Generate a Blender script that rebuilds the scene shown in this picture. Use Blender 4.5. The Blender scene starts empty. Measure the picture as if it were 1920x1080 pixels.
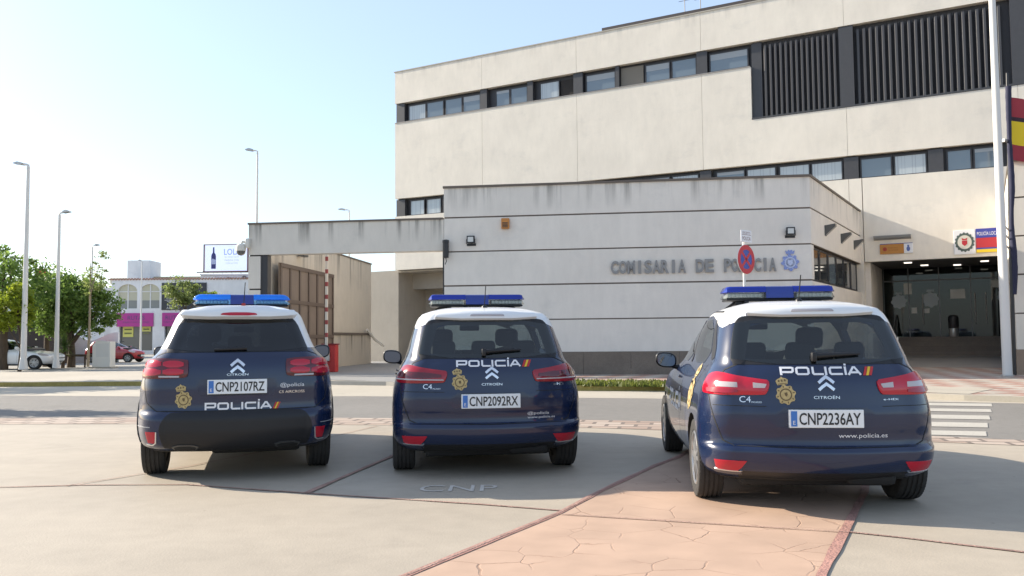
import bpy, bmesh, math, random
import numpy as np
from mathutils import Vector, Matrix
R = math.radians
scene = bpy.context.scene
col = scene.collection
random.seed(7)
# ---------------------------------------------------------------- camera
cam_d = bpy.data.cameras.new('camera'); cam = bpy.data.objects.new('camera', cam_d); col.objects.link(cam)
scene.camera = cam
cam_d.sensor_width = 36; cam_d.lens = 36*1595/1920; cam_d.clip_start = .05; cam_d.clip_end = 9000
_p, _r = .0592, .0085
_F = Vector((0, math.cos(_p), math.sin(_p))); _U = Vector((0, -math.sin(_p), math.cos(_p))); _X = Vector((1, 0, 0))
_cx = math.cos(_r)*_X - math.sin(_r)*_U; _cy = math.sin(_r)*_X + math.cos(_r)*_U
_m = Matrix((_cx, _cy, -_F)).transposed().to_4x4(); _m.translation = Vector((0, 0, 1.28))
cam.matrix_world = _m
# ---------------------------------------------------------------- sky, sun, exposure
SUN_EL, SUN_A = R(25.2), R(22)              # elevation; angle ahead of the left-hand side
world = bpy.data.worlds.new('World'); scene.world = world; world.use_nodes = True
wn = world.node_tree.nodes; wl = world.node_tree.links
bg = wn['Background']
sky = wn.new('ShaderNodeTexSky'); sky.sky_type = 'NISHITA'; sky.sun_disc = False
sky.sun_elevation = SUN_EL; sky.sun_rotation = R(-(90-22)); sky.air_density = 1.0; sky.dust_density = 1.0; sky.ozone_density = 2.6
hz = wn.new('ShaderNodeMixRGB'); hz.inputs[0].default_value = .55; hz.inputs[2].default_value = (1.85, 2.12, 2.55, 1)      # pale even summer haze over the clear sky
wl.new(sky.outputs[0], hz.inputs[1]); wl.new(hz.outputs[0], bg.inputs[0]); bg.inputs[1].default_value = .135
sun_d = bpy.data.lights.new('sun', 'SUN'); sun_d.energy = 3.9; sun_d.angle = R(.5); sun_d.color = (1, .90, .76)
sun = bpy.data.objects.new('sun', sun_d); col.objects.link(sun)
_s = Vector((-math.cos(SUN_A)*math.cos(SUN_EL), math.sin(SUN_A)*math.cos(SUN_EL), math.sin(SUN_EL)))
sun.rotation_euler = _s.to_track_quat('Z', 'Y').to_euler()
sun.location = (-30, 10, 30)
scene.view_settings.view_transform = 'Standard'; scene.view_settings.look = 'None'
scene.view_settings.gamma = 1; scene.view_settings.exposure = 1.38
# ---------------------------------------------------------------- materials
MATS = {}
def mat(name, c, rough=.6, metal=0, spec=.5, coat=0, noise=None, bump=None, emit=None, trans=0, aniso=None):
    """noise: list of (scale, amount, stretch(x,y,z)) multiplying the colour; bump: (scale, strength)"""
    if name in MATS: return MATS[name]
    m = bpy.data.materials.new(name); m.use_nodes = True; MATS[name] = m
    nt = m.node_tree; n = nt.nodes; l = nt.links; b = n['Principled BSDF']
    b.inputs['Base Color'].default_value = (*c, 1); b.inputs['Roughness'].default_value = rough
    b.inputs['Metallic'].default_value = metal; b.inputs['Specular IOR Level'].default_value = spec
    b.inputs['Coat Weight'].default_value = coat; b.inputs['Coat Roughness'].default_value = .04
    b.inputs['Transmission Weight'].default_value = trans
    if emit: b.inputs['Emission Color'].default_value = (*c, 1); b.inputs['Emission Strength'].default_value = emit
    tc = None
    if noise or bump:
        tc = n.new('ShaderNodeTexCoord')
    if noise:
        cur = None
        for sc, am, st in noise:
            mp = n.new('ShaderNodeMapping'); mp.inputs['Scale'].default_value = st; l.new(tc.outputs['Object'], mp.inputs[0])
            t = n.new('ShaderNodeTexNoise'); t.inputs['Scale'].default_value = sc; t.inputs['Detail'].default_value = 5
            t.inputs['Roughness'].default_value = .6
            l.new(mp.outputs[0], t.inputs['Vector'])
            r = n.new('ShaderNodeMapRange'); r.inputs[1].default_value = .3; r.inputs[2].default_value = .7
            r.inputs[3].default_value = 1-am; r.inputs[4].default_value = 1+am*.6; l.new(t.outputs[0], r.inputs[0])
            if cur is None: cur = r.outputs[0]
            else:
                mm = n.new('ShaderNodeMath'); mm.operation = 'MULTIPLY'; l.new(cur, mm.inputs[0]); l.new(r.outputs[0], mm.inputs[1]); cur = mm.outputs[0]
        mx = n.new('ShaderNodeVectorMath'); mx.operation = 'SCALE'; mx.inputs[0].default_value = c; l.new(cur, mx.inputs['Scale'])
        l.new(mx.outputs[0], b.inputs['Base Color'])
    if bump:
        t = n.new('ShaderNodeTexNoise'); t.inputs['Scale'].default_value = bump[0]; t.inputs['Detail'].default_value = 4
        l.new(tc.outputs['Object'], t.inputs['Vector'])
        bp = n.new('ShaderNodeBump'); bp.inputs['Strength'].default_value = bump[1]; bp.inputs['Distance'].default_value = .02
        l.new(t.outputs[0], bp.inputs['Height']); l.new(bp.outputs[0], b.inputs['Normal'])
    return m
def glass_mat(name, tint, refl=1.0, rough=.02, ior=1.5):
    if name in MATS: return MATS[name]
    m = bpy.data.materials.new(name); m.use_nodes = True; MATS[name] = m
    nt = m.node_tree; n = nt.nodes; l = nt.links
    n.remove(n['Principled BSDF']); out = n['Material Output']
    t = n.new('ShaderNodeBsdfTransparent'); t.inputs[0].default_value = (*tint, 1)
    g = n.new('ShaderNodeBsdfGlossy'); g.inputs['Roughness'].default_value = rough; g.inputs[0].default_value = (refl, refl, refl, 1)
    f = n.new('ShaderNodeFresnel'); ge = n.new('ShaderNodeNewGeometry'); mi = n.new('ShaderNodeMapRange'); mi.inputs[3].default_value = ior; mi.inputs[4].default_value = 1/ior; l.new(ge.outputs['Backfacing'], mi.inputs[0]); l.new(mi.outputs[0], f.inputs[0])   # a pane reflects alike from both sides
    mx = n.new('ShaderNodeMixShader'); l.new(f.outputs[0], mx.inputs[0]); l.new(t.outputs[0], mx.inputs[1]); l.new(g.outputs[0], mx.inputs[2])
    l.new(mx.outputs[0], out.inputs[0]); return m
def lens_mat(name, c, trans_amt=.5):
    """coloured plastic lens: part diffuse-translucent, glossy skin"""
    if name in MATS: return MATS[name]
    m = bpy.data.materials.new(name); m.use_nodes = True; MATS[name] = m
    nt = m.node_tree; n = nt.nodes; l = nt.links
    b = n['Principled BSDF']; out = n['Material Output']
    b.inputs['Base Color'].default_value = (*c, 1); b.inputs['Roughness'].default_value = .12; b.inputs['Coat Weight'].default_value = .6
    tr = n.new('ShaderNodeBsdfTranslucent'); tr.inputs[0].default_value = (*[min(1, k*1.3) for k in c], 1)
    mx = n.new('ShaderNodeMixShader'); mx.inputs[0].default_value = trans_amt
    l.new(b.outputs[0], mx.inputs[1]); l.new(tr.outputs[0], mx.inputs[2]); l.new(mx.outputs[0], out.inputs[0]); return m
def leaf_mat(name, c1, c2):
    if name in MATS: return MATS[name]
    m = bpy.data.materials.new(name); m.use_nodes = True; MATS[name] = m
    nt = m.node_tree; n = nt.nodes; l = nt.links; b = n['Principled BSDF']; out = n['Material Output']
    tc = n.new('ShaderNodeTexCoord'); t = n.new('ShaderNodeTexNoise'); t.inputs['Scale'].default_value = 1.3; t.inputs['Detail'].default_value = 6
    l.new(tc.outputs['Object'], t.inputs['Vector'])
    cr = n.new('ShaderNodeValToRGB'); cr.color_ramp.elements[0].position = .35; cr.color_ramp.elements[1].position = .65
    cr.color_ramp.elements[0].color = (*c1, 1); cr.color_ramp.elements[1].color = (*c2, 1); l.new(t.outputs[0], cr.inputs[0])
    l.new(cr.outputs[0], b.inputs['Base Color']); b.inputs['Roughness'].default_value = .55
    tr = n.new('ShaderNodeBsdfTranslucent'); l.new(cr.outputs[0], tr.inputs[0])
    mx = n.new('ShaderNodeMixShader'); mx.inputs[0].default_value = .55
    l.new(b.outputs[0], mx.inputs[1]); l.new(tr.outputs[0], mx.inputs[2]); l.new(mx.outputs[0], out.inputs[0]); return m
def checker_mat(name, c1, c2, size, rot, mortar=True):
    if name in MATS: return MATS[name]
    m = mat(name, c1, .8, bump=(60, .2)); nt = m.node_tree; n = nt.nodes; l = nt.links; b = n['Principled BSDF']
    tc = n.new('ShaderNodeTexCoord'); mp = n.new('ShaderNodeMapping'); mp.inputs['Rotation'].default_value = (0, 0, rot); mp.inputs['Location'].default_value = (0, 0, .31)
    mp.inputs['Scale'].default_value = (1/size, 1/size, .001)
    l.new(tc.outputs['Object'], mp.inputs[0])
    ch = n.new('ShaderNodeTexChecker'); ch.inputs['Scale'].default_value = 1; l.new(mp.outputs[0], ch.inputs[0])
    t = n.new('ShaderNodeTexNoise'); t.inputs['Scale'].default_value = 1.1; t.inputs['Detail'].default_value = 8; l.new(tc.outputs['Object'], t.inputs['Vector'])
    ch.inputs[1].default_value = (*c1, 1); ch.inputs[2].default_value = (*c2, 1)
    r = n.new('ShaderNodeMapRange'); r.inputs[1].default_value = .3; r.inputs[2].default_value = .7; r.inputs[3].default_value = .7; r.inputs[4].default_value = 1.12; l.new(t.outputs[0], r.inputs[0])
    mx = n.new('ShaderNodeVectorMath'); mx.operation = 'SCALE'; l.new(ch.outputs[0], mx.inputs[0]); l.new(r.outputs[0], mx.inputs['Scale']); l.new(mx.outputs[0], b.inputs['Base Color'])
    return m
def render_wall(name, c, rough=.85, drip_top=None, drip_len=.9, drip=.4):
    """painted render: blotches, fine grain, and drip streaks running down from a parapet at local z = drip_top"""
    if name in MATS: return MATS[name]
    m = mat(name, c, rough, noise=[(.45, .07, (1, 1, 1)), (3.5, .05, (1, 1, .35)), (40, .03, (1, 1, 1))], bump=(90, .15))
    nt = m.node_tree; n = nt.nodes; l = nt.links; b = n['Principled BSDF']
    src = b.inputs['Base Color'].links[0].from_socket
    tc = n.new('ShaderNodeTexCoord'); sx = n.new('ShaderNodeSeparateXYZ'); l.new(tc.outputs['Object'], sx.inputs[0])
    # soft grey weather stains with a shape of their own
    mp = n.new('ShaderNodeMapping'); mp.inputs['Scale'].default_value = (.55, .55, .9); l.new(tc.outputs['Object'], mp.inputs[0])
    t0 = n.new('ShaderNodeTexNoise'); t0.inputs['Scale'].default_value = 1; t0.inputs['Detail'].default_value = 7; t0.inputs['Roughness'].default_value = .7; l.new(mp.outputs[0], t0.inputs['Vector'])
    r0 = n.new('ShaderNodeMapRange'); r0.inputs[1].default_value = .55; r0.inputs[2].default_value = .78; r0.inputs[3].default_value = 0; r0.inputs[4].default_value = .42; l.new(t0.outputs[0], r0.inputs[0])
    mx0 = n.new('ShaderNodeMixRGB'); l.new(r0.outputs[0], mx0.inputs[0]); l.new(src, mx0.inputs[1]); mx0.inputs[2].default_value = (c[0]*.62, c[1]*.64, c[2]*.68, 1)
    src = mx0.outputs[0]
    if drip_top is not None:
        mp = n.new('ShaderNodeMapping'); mp.inputs['Scale'].default_value = (1.5, 1.5, .07); l.new(tc.outputs['Object'], mp.inputs[0])
        t = n.new('ShaderNodeTexNoise'); t.inputs['Scale'].default_value = 1.6; t.inputs['Detail'].default_value = 7; t.inputs['Roughness'].default_value = .65; l.new(mp.outputs[0], t.inputs['Vector'])
        r = n.new('ShaderNodeMapRange'); r.inputs[1].default_value = .50; r.inputs[2].default_value = .68; l.new(t.outputs[0], r.inputs[0])
        g = n.new('ShaderNodeMapRange'); g.inputs[1].default_value = drip_top-drip_len; g.inputs[2].default_value = drip_top; l.new(sx.outputs[2], g.inputs[0])
        mu = n.new('ShaderNodeMath'); mu.operation = 'MULTIPLY'; l.new(r.outputs[0], mu.inputs[0]); l.new(g.outputs[0], mu.inputs[1])
        mu2 = n.new('ShaderNodeMath'); mu2.operation = 'MULTIPLY'; l.new(mu.outputs[0], mu2.inputs[0]); mu2.inputs[1].default_value = drip*2.2; mu2.use_clamp = True
        mx = n.new('ShaderNodeMixRGB'); l.new(mu2.outputs[0], mx.inputs[0]); l.new(src, mx.inputs[1]); mx.inputs[2].default_value = (.10, .095, .085, 1)
        src = mx.outputs[0]
    l.new(src, b.inputs['Base Color']); return m
# ---------------------------------------------------------------- mesh helpers
class MB:
    """collects shapes into one mesh"""
    def __init__(s): s.v = []; s.f = []; s.mi = []; s.cur = 0
    def face(s, pts):
        i = len(s.v); s.v += [tuple(p) for p in pts]; s.f.append(tuple(range(i, i+len(pts)))); s.mi.append(s.cur)
    def add(s, vs, fs, mtx=None):
        i = len(s.v); s.v += [tuple(mtx @ Vector(p)) if mtx else tuple(p) for p in vs]
        s.f += [tuple(i+k for k in f) for f in fs]; s.mi += [s.cur]*len(fs); return s
    def box(s, a, b, mtx=None):
        x0, y0, z0 = a; x1, y1, z1 = b
        vs = [(x0,y0,z0),(x1,y0,z0),(x1,y1,z0),(x0,y1,z0),(x0,y0,z1),(x1,y0,z1),(x1,y1,z1),(x0,y1,z1)]
        return s.add(vs, [(0,3,2,1),(4,5,6,7),(0,1,5,4),(1,2,6,5),(2,3,7,6),(3,0,4,7)], mtx)
    def rbox(s, a, b, r=.02, mtx=None, seg=2):
        bm = bmesh.new(); bmesh.ops.create_cube(bm, size=1)
        c = [(a[i]+b[i])/2 for i in range(3)]; d = [b[i]-a[i] for i in range(3)]
        for v in bm.verts: v.co = Vector([c[i]+v.co[i]*d[i] for i in range(3)])
        bmesh.ops.bevel(bm, geom=list(bm.edges), offset=min(r, .49*min(d)), segments=seg, affect='EDGES', profile=.5)
        return s.bm(bm, mtx)
    def bm(s, bm, mtx=None):
        bm.verts.index_update()
        s.add([tuple(v.co) for v in bm.verts], [tuple(v.index for v in f.verts) for f in bm.faces], mtx); bm.free(); return s
    def prism(s, poly, y0, y1, mtx=None, axis='y'):
        """poly in (x,z) extruded along y (axis='y'), or (x,y) along z (axis='z'), or (y,z) along x"""
        n = len(poly)
        P = {'y': lambda p, t: (p[0], t, p[1]), 'z': lambda p, t: (p[0], p[1], t), 'x': lambda p, t: (t, p[0], p[1])}[axis]
        vs = [P(p, y0) for p in poly]+[P(p, y1) for p in poly]
        fs = [tuple(range(n)), tuple(range(2*n-1, n-1, -1))]+[((i+1) % n, i, n+i, n+(i+1) % n) for i in range(n)]
        return s.add(vs, fs, mtx)
    def tube(s, pts, rad, seg=10, cap=True, mtx=None):
        pts = [Vector(p) for p in pts]; n = len(pts)
        rads = rad if isinstance(rad, (list, tuple)) else [rad]*n
        vs = []; fs = []; up = None
        for i, p in enumerate(pts):
            d = (pts[min(i+1, n-1)]-pts[max(i-1, 0)]).normalized()
            if up is None: up = Vector((0, 0, 1)) if abs(d.z) < .9 else Vector((1, 0, 0))
            a = d.cross(up).normalized(); b = a.cross(d).normalized(); up = b
            for k in range(seg):
                t = 2*math.pi*k/seg; vs.append(tuple(p+a*rads[i]*math.cos(t)+b*rads[i]*math.sin(t)))
        for i in range(n-1):
            for k in range(seg): fs.append((i*seg+k, i*seg+(k+1) % seg, (i+1)*seg+(k+1) % seg, (i+1)*seg+k))
        if cap: fs.append(tuple(range(seg-1, -1, -1))); fs.append(tuple((n-1)*seg+k for k in range(seg)))
        return s.add(vs, fs, mtx)
    def lathe(s, prof, seg=32, axis='z', mtx=None):
        """prof: (r, h) list"""
        vs = []; fs = []; n = len(prof)
        for r, h in prof:
            for k in range(seg):
                t = 2*math.pi*k/seg; c, q = r*math.cos(t), r*math.sin(t)
                vs.append({'z': (c, q, h), 'x': (h, c, q), 'y': (q, h, c)}[axis])
        for i in range(n-1):
            for k in range(seg): fs.append((i*seg+k, i*seg+(k+1) % seg, (i+1)*seg+(k+1) % seg, (i+1)*seg+k))
        if prof[0][0] > 1e-5: fs.append(tuple(range(seg-1, -1, -1)))
        if prof[-1][0] > 1e-5: fs.append(tuple((n-1)*seg+k for k in range(seg)))
        return s.add(vs, fs, mtx)
    def build(s, name, m, parent=None, smooth=False, loc=None, rz=0, fixn=True):
        me = bpy.data.meshes.new(name); me.from_pydata(s.v, [], s.f); me.update()
        ms = m if isinstance(m, (list, tuple)) else [m]
        for k in ms: me.materials.append(k)
        if len(ms) > 1:
            for p, i in zip(me.polygons, s.mi): p.material_index = i
        if fixn:
            b = bmesh.new(); b.from_mesh(me); bmesh.ops.remove_doubles(b, verts=b.verts, dist=1e-5); bmesh.ops.recalc_face_normals(b, faces=b.faces); b.to_mesh(me); b.free()
        if smooth:
            me.polygons.foreach_set('use_smooth', [True]*len(me.polygons)); me.set_sharp_from_angle(angle=R(smooth if smooth > 1 else 40))
        o = bpy.data.objects.new(name, me); col.objects.link(o)
        if parent: o.parent = parent
        if loc: o.location = loc
        if rz: o.rotation_euler.z = rz
        return o
def tag(o, label, cat, group=None):
    o['label'] = label; o['category'] = cat
    if group: o['group'] = group
    return o
def thing(name, label, cat, loc=(0, 0, 0), rz=0, group=None):
    o = bpy.data.objects.new(name, None); col.objects.link(o); o.location = loc; o.rotation_euler.z = rz; o.empty_display_size = .3
    return tag(o, label, cat, group)
def struct(o): o['kind'] = 'structure'; return o
def text_geo(s, w=None, h=None, center=True, bold=0):
    """text outline as flat verts (x, z) and faces, fitted to w x h"""
    cu = bpy.data.curves.new('t', 'FONT'); cu.body = s; cu.resolution_u = 3; cu.fill_mode = 'FRONT'; cu.offset = bold
    ob = bpy.data.objects.new('t', cu); col.objects.link(ob)
    dg = bpy.context.evaluated_depsgraph_get(); me = bpy.data.meshes.new_from_object(ob.evaluated_get(dg))
    vs = [(v.co.x, v.co.y) for v in me.vertices]; fs = [tuple(p.vertices) for p in me.polygons]
    bpy.data.objects.remove(ob); bpy.data.curves.remove(cu); bpy.data.meshes.remove(me)
    x0 = min(v[0] for v in vs); x1 = max(v[0] for v in vs); y0 = min(v[1] for v in vs); y1 = max(v[1] for v in vs)
    sy = h/(y1-y0) if h else w/(x1-x0); sx = w/(x1-x0) if w else sy
    cx = (x0+x1)/2 if center else x0; cy = (y0+y1)/2 if center else y0
    return [((a-cx)*sx, (b-cy)*sy) for a, b in vs], fs
def flat_text(mb, s, x, z, w, h, y=-.004):
    vs, fs = text_geo(s, w, h); mb.add([(x+a, y, z+b) for a, b in vs], fs)
def stroke_geo(paths, t):
    """thick strokes as quads, paths = list of (pts, closed), t = stroke width"""
    vs = []; fs = []
    for pts, closed in paths:
        n = len(pts); P = [Vector((*p, 0)) for p in pts]; off = []
        for i in range(n):
            a = P[(i-1) % n] if (closed or i > 0) else None; b = P[(i+1) % n] if (closed or i < n-1) else None
            d1 = (P[i]-a).normalized() if a is not None else (b-P[i]).normalized()
            d2 = (b-P[i]).normalized() if b is not None else d1
            n1 = Vector((-d1.y, d1.x, 0)); n2 = Vector((-d2.y, d2.x, 0)); mm = (n1+n2); mm = mm.normalized() if mm.length > .01 else n1
            off.append(mm*(t/2/max(.35, mm.dot(n1))))
        base = len(vs)
        for i in range(n): vs += [tuple((P[i]+off[i])[:2]), tuple((P[i]-off[i])[:2])]
        for i in range(n if closed else n-1):
            j = (i+1) % n; fs.append((base+2*i, base+2*j, base+2*j+1, base+2*i+1))
    return vs, fs
def copy_tree(o, parent=None):
    c = o.copy(); col.objects.link(c)
    if parent: c.parent = parent
    for ch in [k for k in bpy.data.objects if k.parent == o]: copy_tree(ch, c)
    return c
# ================================================================ GROUND
M_earth = mat('pale_asphalt', (.30, .285, .255), .9, noise=[(.08, .12, (1, 1, 1)), (3, .08, (1, 1, 1))], bump=(80, .3))
M_asph = mat('worn_asphalt', (.215, .20, .178), .85, noise=[(.25, .12, (1, 1, 1)), (6, .08, (1, 1, 1)), (140, .18, (1, 1, 1))], bump=(160, .4))
M_conc = mat('plaza_concrete', (.40, .345, .27), .72, noise=[(.22, .10, (1, 1, 1)), (.9, .10, (.45, 1, 1)), (5, .06, (1, 1, 1)), (130, .10, (1, 1, 1))], bump=(70, .12))
M_gut = mat('gutter_concrete', (.42, .375, .30), .8, noise=[(.6, .1, (1, 1, 1)), (20, .06, (1, 1, 1))], bump=(60, .2))
M_pave = mat('pavement_concrete', (.39, .35, .285), .8, noise=[(.3, .1, (1, 1, 1)), (9, .06, (1, 1, 1))], bump=(60, .2))
M_drive = mat('driveway_concrete', (.25, .245, .235), .8, noise=[(.4, .1, (1, 1, 1)), (9, .08, (1, 1, 1))], bump=(60, .2))
M_joint = mat('red_joint', (.36, .225, .18), .85, noise=[(4, .35, (1, 1, 1)), (30, .3, (1, 1, 1))], bump=(50, .6))
M_bord = mat('red_border', (.42, .225, .18), .8, noise=[(3, .25, (1, 1, 1)), (30, .2, (1, 1, 1))], bump=(50, .5))
M_tile = checker_mat('pink_cream_tiles', (.44, .385, .32), (.37, .225, .175), .60, R(-27))
M_kerb = mat('kerb_stone', (.36, .34, .30), .8, noise=[(2, .12, (1, 1, 1))])
M_yel = mat('faded_yellow_kerb', (.33, .26, .07), .75, noise=[(1.5, .25, (1, 1, 1)), (20, .2, (1, 1, 1))])
M_white = mat('road_paint', (.46, .43, .37), .7, noise=[(2, .1, (1, 1, 1)), (40, .15, (1, 1, 1))])
def grime(m, amt, sc=.8, lo=.56, hi=.74):
    """worn dark blotches, tyre rubber and fine grit multiplied into a paving colour"""
    nt = m.node_tree; n = nt.nodes; l = nt.links; b = n['Principled BSDF']; src = b.inputs['Base Color'].links[0].from_socket
    tc = n.new('ShaderNodeTexCoord'); t = n.new('ShaderNodeTexNoise'); t.inputs['Scale'].default_value = sc; t.inputs['Detail'].default_value = 9; t.inputs['Roughness'].default_value = .72; t.inputs['Distortion'].default_value = .6; l.new(tc.outputs['Object'], t.inputs['Vector'])
    r = n.new('ShaderNodeMapRange'); r.inputs[1].default_value = lo; r.inputs[2].default_value = hi; r.inputs[3].default_value = 1; r.inputs[4].default_value = 1-amt; l.new(t.outputs[0], r.inputs[0])
    v = n.new('ShaderNodeTexVoronoi'); v.inputs['Scale'].default_value = 3.2; l.new(tc.outputs['Object'], v.inputs['Vector'])
    r2 = n.new('ShaderNodeMapRange'); r2.inputs[1].default_value = .018; r2.inputs[2].default_value = .045; r2.inputs[3].default_value = .62; r2.inputs[4].default_value = 1; l.new(v.outputs['Distance'], r2.inputs[0])
    a = n.new('ShaderNodeMath'); a.operation = 'MULTIPLY'; l.new(r.outputs[0], a.inputs[0]); l.new(r2.outputs[0], a.inputs[1])
    s = n.new('ShaderNodeVectorMath'); s.operation = 'SCALE'; l.new(src, s.inputs[0]); l.new(a.outputs[0], s.inputs['Scale']); l.new(s.outputs[0], b.inputs['Base Color'])
grime(M_conc, .16); grime(M_asph, .2, .5); grime(M_pave, .2); grime(M_gut, .2, 1.2)
def sheet(name, pts, z, m):
    mb = MB(); mb.face([(x, y, z) for x, y in pts]); o = mb.build(name, m, fixn=False)
    bm = bmesh.new(); bm.from_mesh(o.data); bmesh.ops.triangulate(bm, faces=bm.faces); bm.normal_update()
    for f in bm.faces:
        if f.normal.z < 0: f.normal_flip()
    bm.to_mesh(o.data); bm.free(); return struct(o)
sheet('ground', [(-4000, -1000), (4000, -1000), (4000, 6000), (-4000, 6000)], 0, M_earth)
strip_near = [(-40, 14.4), (-20, 13.75), (-8, 13.38), (-5.8, 13.25), (-2.25, 12.8), (.97, 12.16), (2.03, 11.73), (3.6, 10.95), (4.93, 10.21), (5.91, 9.75), (9, 7.9), (30, -5)]
asph_near = [(-40, 15.5), (-20, 14.9), (-8.67, 14.47), (-6.32, 14.4), (-2.44, 13.91), (1.0, 13.35), (2.23, 12.89), (3.8, 11.85), (5.14, 10.85), (6.1, 10.3), (9.2, 8.4), (30, -4.5)]
gut_near = [(-40, 23.2), (-20, 21.6), (-12.42, 20.71), (-8.61, 19.9), (-3.37, 19.3), (2.12, 18.04), (3.08, 17.76), (6, 16.9), (7.98, 16.35), (9.41, 15.76), (16, 12), (30, 3)]
kerb = [(-40, 26.0), (-14.8, 24.75), (-10.77, 24.61), (-5.5, 24.45), (-3.5, 23.6), (-1, 21.7), (.6, 20.9), (1.65, 20.6), (3.54, 20.3), (6.0, 19.0), (7.6, 17.6), (8.7, 16.5), (9.6, 15.85), (16, 12.2), (30, 3.2)]
sheet('plaza', [(-40, -20), (40, -20), (40, -5)]+strip_near[::-1], .008, M_conc)
sheet('road', gut_near+asph_near[::-1], .004, M_asph)
sheet('gutter_strip', kerb+gut_near[::-1], .006, M_gut)
# stone strip between the plaza and the road: individual setts shown as a brick-bond material
mS = mat('sett_strip', (.36, .27, .21), .85, bump=(40, .3)); nt = mS.node_tree
tcn = nt.nodes.new('ShaderNodeTexCoord'); mpn = nt.nodes.new('ShaderNodeMapping'); mpn.inputs['Rotation'].default_value = (0, 0, R(12)); nt.links.new(tcn.outputs['Object'], mpn.inputs[0])
br = nt.nodes.new('ShaderNodeTexBrick'); br.inputs['Color1'].default_value = (.45, .37, .30, 1); br.inputs['Color2'].default_value = (.33, .24, .185, 1); br.inputs['Mortar'].default_value = (.17, .135, .11, 1)
br.inputs['Scale'].default_value = 1; br.inputs['Brick Width'].default_value = .42; br.inputs['Row Height'].default_value = .30; br.inputs['Mortar Size'].default_value = .03; br.inputs['Bias'].default_value = .1
nt.links.new(mpn.outputs[0], br.inputs['Vector']); nt.links.new(br.outputs[0], nt.nodes['Principled BSDF'].inputs['Base Color'])
sheet('stone_strip', asph_near+strip_near[::-1], .012, mS)
# stamped orange band with red borders
mO = mat('stamped_orange_concrete', (.47, .275, .165), .75, bump=(50, .2)); nt = mO.node_tree; n = nt.nodes; l = nt.links; b = n['Principled BSDF']
tc = n.new('ShaderNodeTexCoord'); nz = n.new('ShaderNodeTexNoise'); nz.inputs['Scale'].default_value = 2.2; nz.inputs['Detail'].default_value = 6; l.new(tc.outputs['Object'], nz.inputs['Vector'])
mixv = n.new('ShaderNodeMixRGB'); mixv.inputs[0].default_value = .12; l.new(tc.outputs['Object'], mixv.inputs[1]); l.new(nz.outputs[1], mixv.inputs[2])
vo = n.new('ShaderNodeTexVoronoi'); vo.feature = 'DISTANCE_TO_EDGE'; vo.inputs['Scale'].default_value = 2.9; l.new(mixv.outputs[0], vo.inputs['Vector'])
rr = n.new('ShaderNodeMapRange'); rr.inputs[1].default_value = .002; rr.inputs[2].default_value = .014; l.new(vo.outputs['Distance'], rr.inputs[0])
n2 = n.new('ShaderNodeTexNoise'); n2.inputs['Scale'].default_value = 1.7; l.new(tc.outputs['Object'], n2.inputs['Vector'])
r2 = n.new('ShaderNodeMapRange'); r2.inputs[1].default_value = .36; r2.inputs[2].default_value = .56; l.new(n2.outputs[0], r2.inputs[0])
mxx = n.new('ShaderNodeMath'); mxx.operation = 'MAXIMUM'; l.new(rr.outputs[0], mxx.inputs[0]); l.new(r2.outputs[0], mxx.inputs[1])
r3 = n.new('ShaderNodeMapRange'); r3.inputs[1].default_value = .3; r3.inputs[2].default_value = .7; r3.inputs[3].default_value = .86; r3.inputs[4].default_value = 1.08; l.new(nz.outputs[0], r3.inputs[0])
sc3 = n.new('ShaderNodeVectorMath'); sc3.operation = 'SCALE'; sc3.inputs[0].default_value = (.46, .315, .225); l.new(r3.outputs[0], sc3.inputs['Scale'])
mc = n.new('ShaderNodeMixRGB'); l.new(mxx.outputs[0], mc.inputs[0]); mc.inputs[1].default_value = (.30, .185, .125, 1); l.new(sc3.outputs[0], mc.inputs[2]); l.new(mc.outputs[0], b.inputs['Base Color'])
bpn = n.new('ShaderNodeBump'); bpn.inputs['Strength'].default_value = .35; bpn.inputs['Distance'].default_value = .01; l.new(mxx.outputs[0], bpn.inputs['Height']); l.new(bpn.outputs[0], b.inputs['Normal'])
OL = [(-2.6, 1.2), (-.56, 4.69), (.33, 6.26), (.74, 7.17), (1.41, 8.52), (1.73, 9.06), (2.75, 11.4)]
OR_ = [(.1, 1.2), (1.64, 4.62), (2.26, 5.83), (2.83, 6.95), (3.5, 8.5), (4.4, 10.5)]
sheet('stamped_path', OL+OR_[::-1], .012, mO)
def ribbon(name, pts, w, z, m):
    mb = MB(); n_ = len(pts); q = []
    fine = []
    for i in range(n_-1):
        a = Vector(pts[i]); b_ = Vector(pts[i+1]); k = max(1, int((b_-a).length/.25))
        fine += [a+(b_-a)*(j/k) for j in range(k)]
    fine.append(Vector(pts[-1])); rnd = random.Random(len(pts)*7+int(w*1000))
    L = []; Rr = []
    for i, p in enumerate(fine):
        d = (fine[min(i+1, len(fine)-1)]-fine[max(i-1, 0)]).normalized(); nn = Vector((-d.y, d.x)); ww = w*(.75+.5*rnd.random())
        L.append(p+nn*ww/2); Rr.append(p-nn*ww/2)
    for i in range(len(fine)-1): mb.face([(L[i].x, L[i].y, z), (Rr[i].x, Rr[i].y, z), (Rr[i+1].x, Rr[i+1].y, z), (L[i+1].x, L[i+1].y, z)])
    o = mb.build(name, m, fixn=False)
    for p in o.data.polygons:
        if p.normal.z < 0: p.flip()
    return struct(o)
ribbon('paving_border', OL, .055, .016, M_bord); ribbon('paving_border', OR_, .06, .016, M_bord)
ribbon('paving_joint', OL, .02, .018, M_joint)
ribbon('paving_joint', [(-16, 7.2), (-4.52, 7.57), (-3.85, 7.65), (-2.9, 7.63), (-1.65, 7.13), (-.26, 6.62), (.35, 6.35)], .03, .014, M_joint)
ribbon('paving_joint', [(-3.95, 7.6), (-3.3, 8.7), (-2.6, 10.5), (-2.0, 12.6)], .02, .0165, M_joint)
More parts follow.
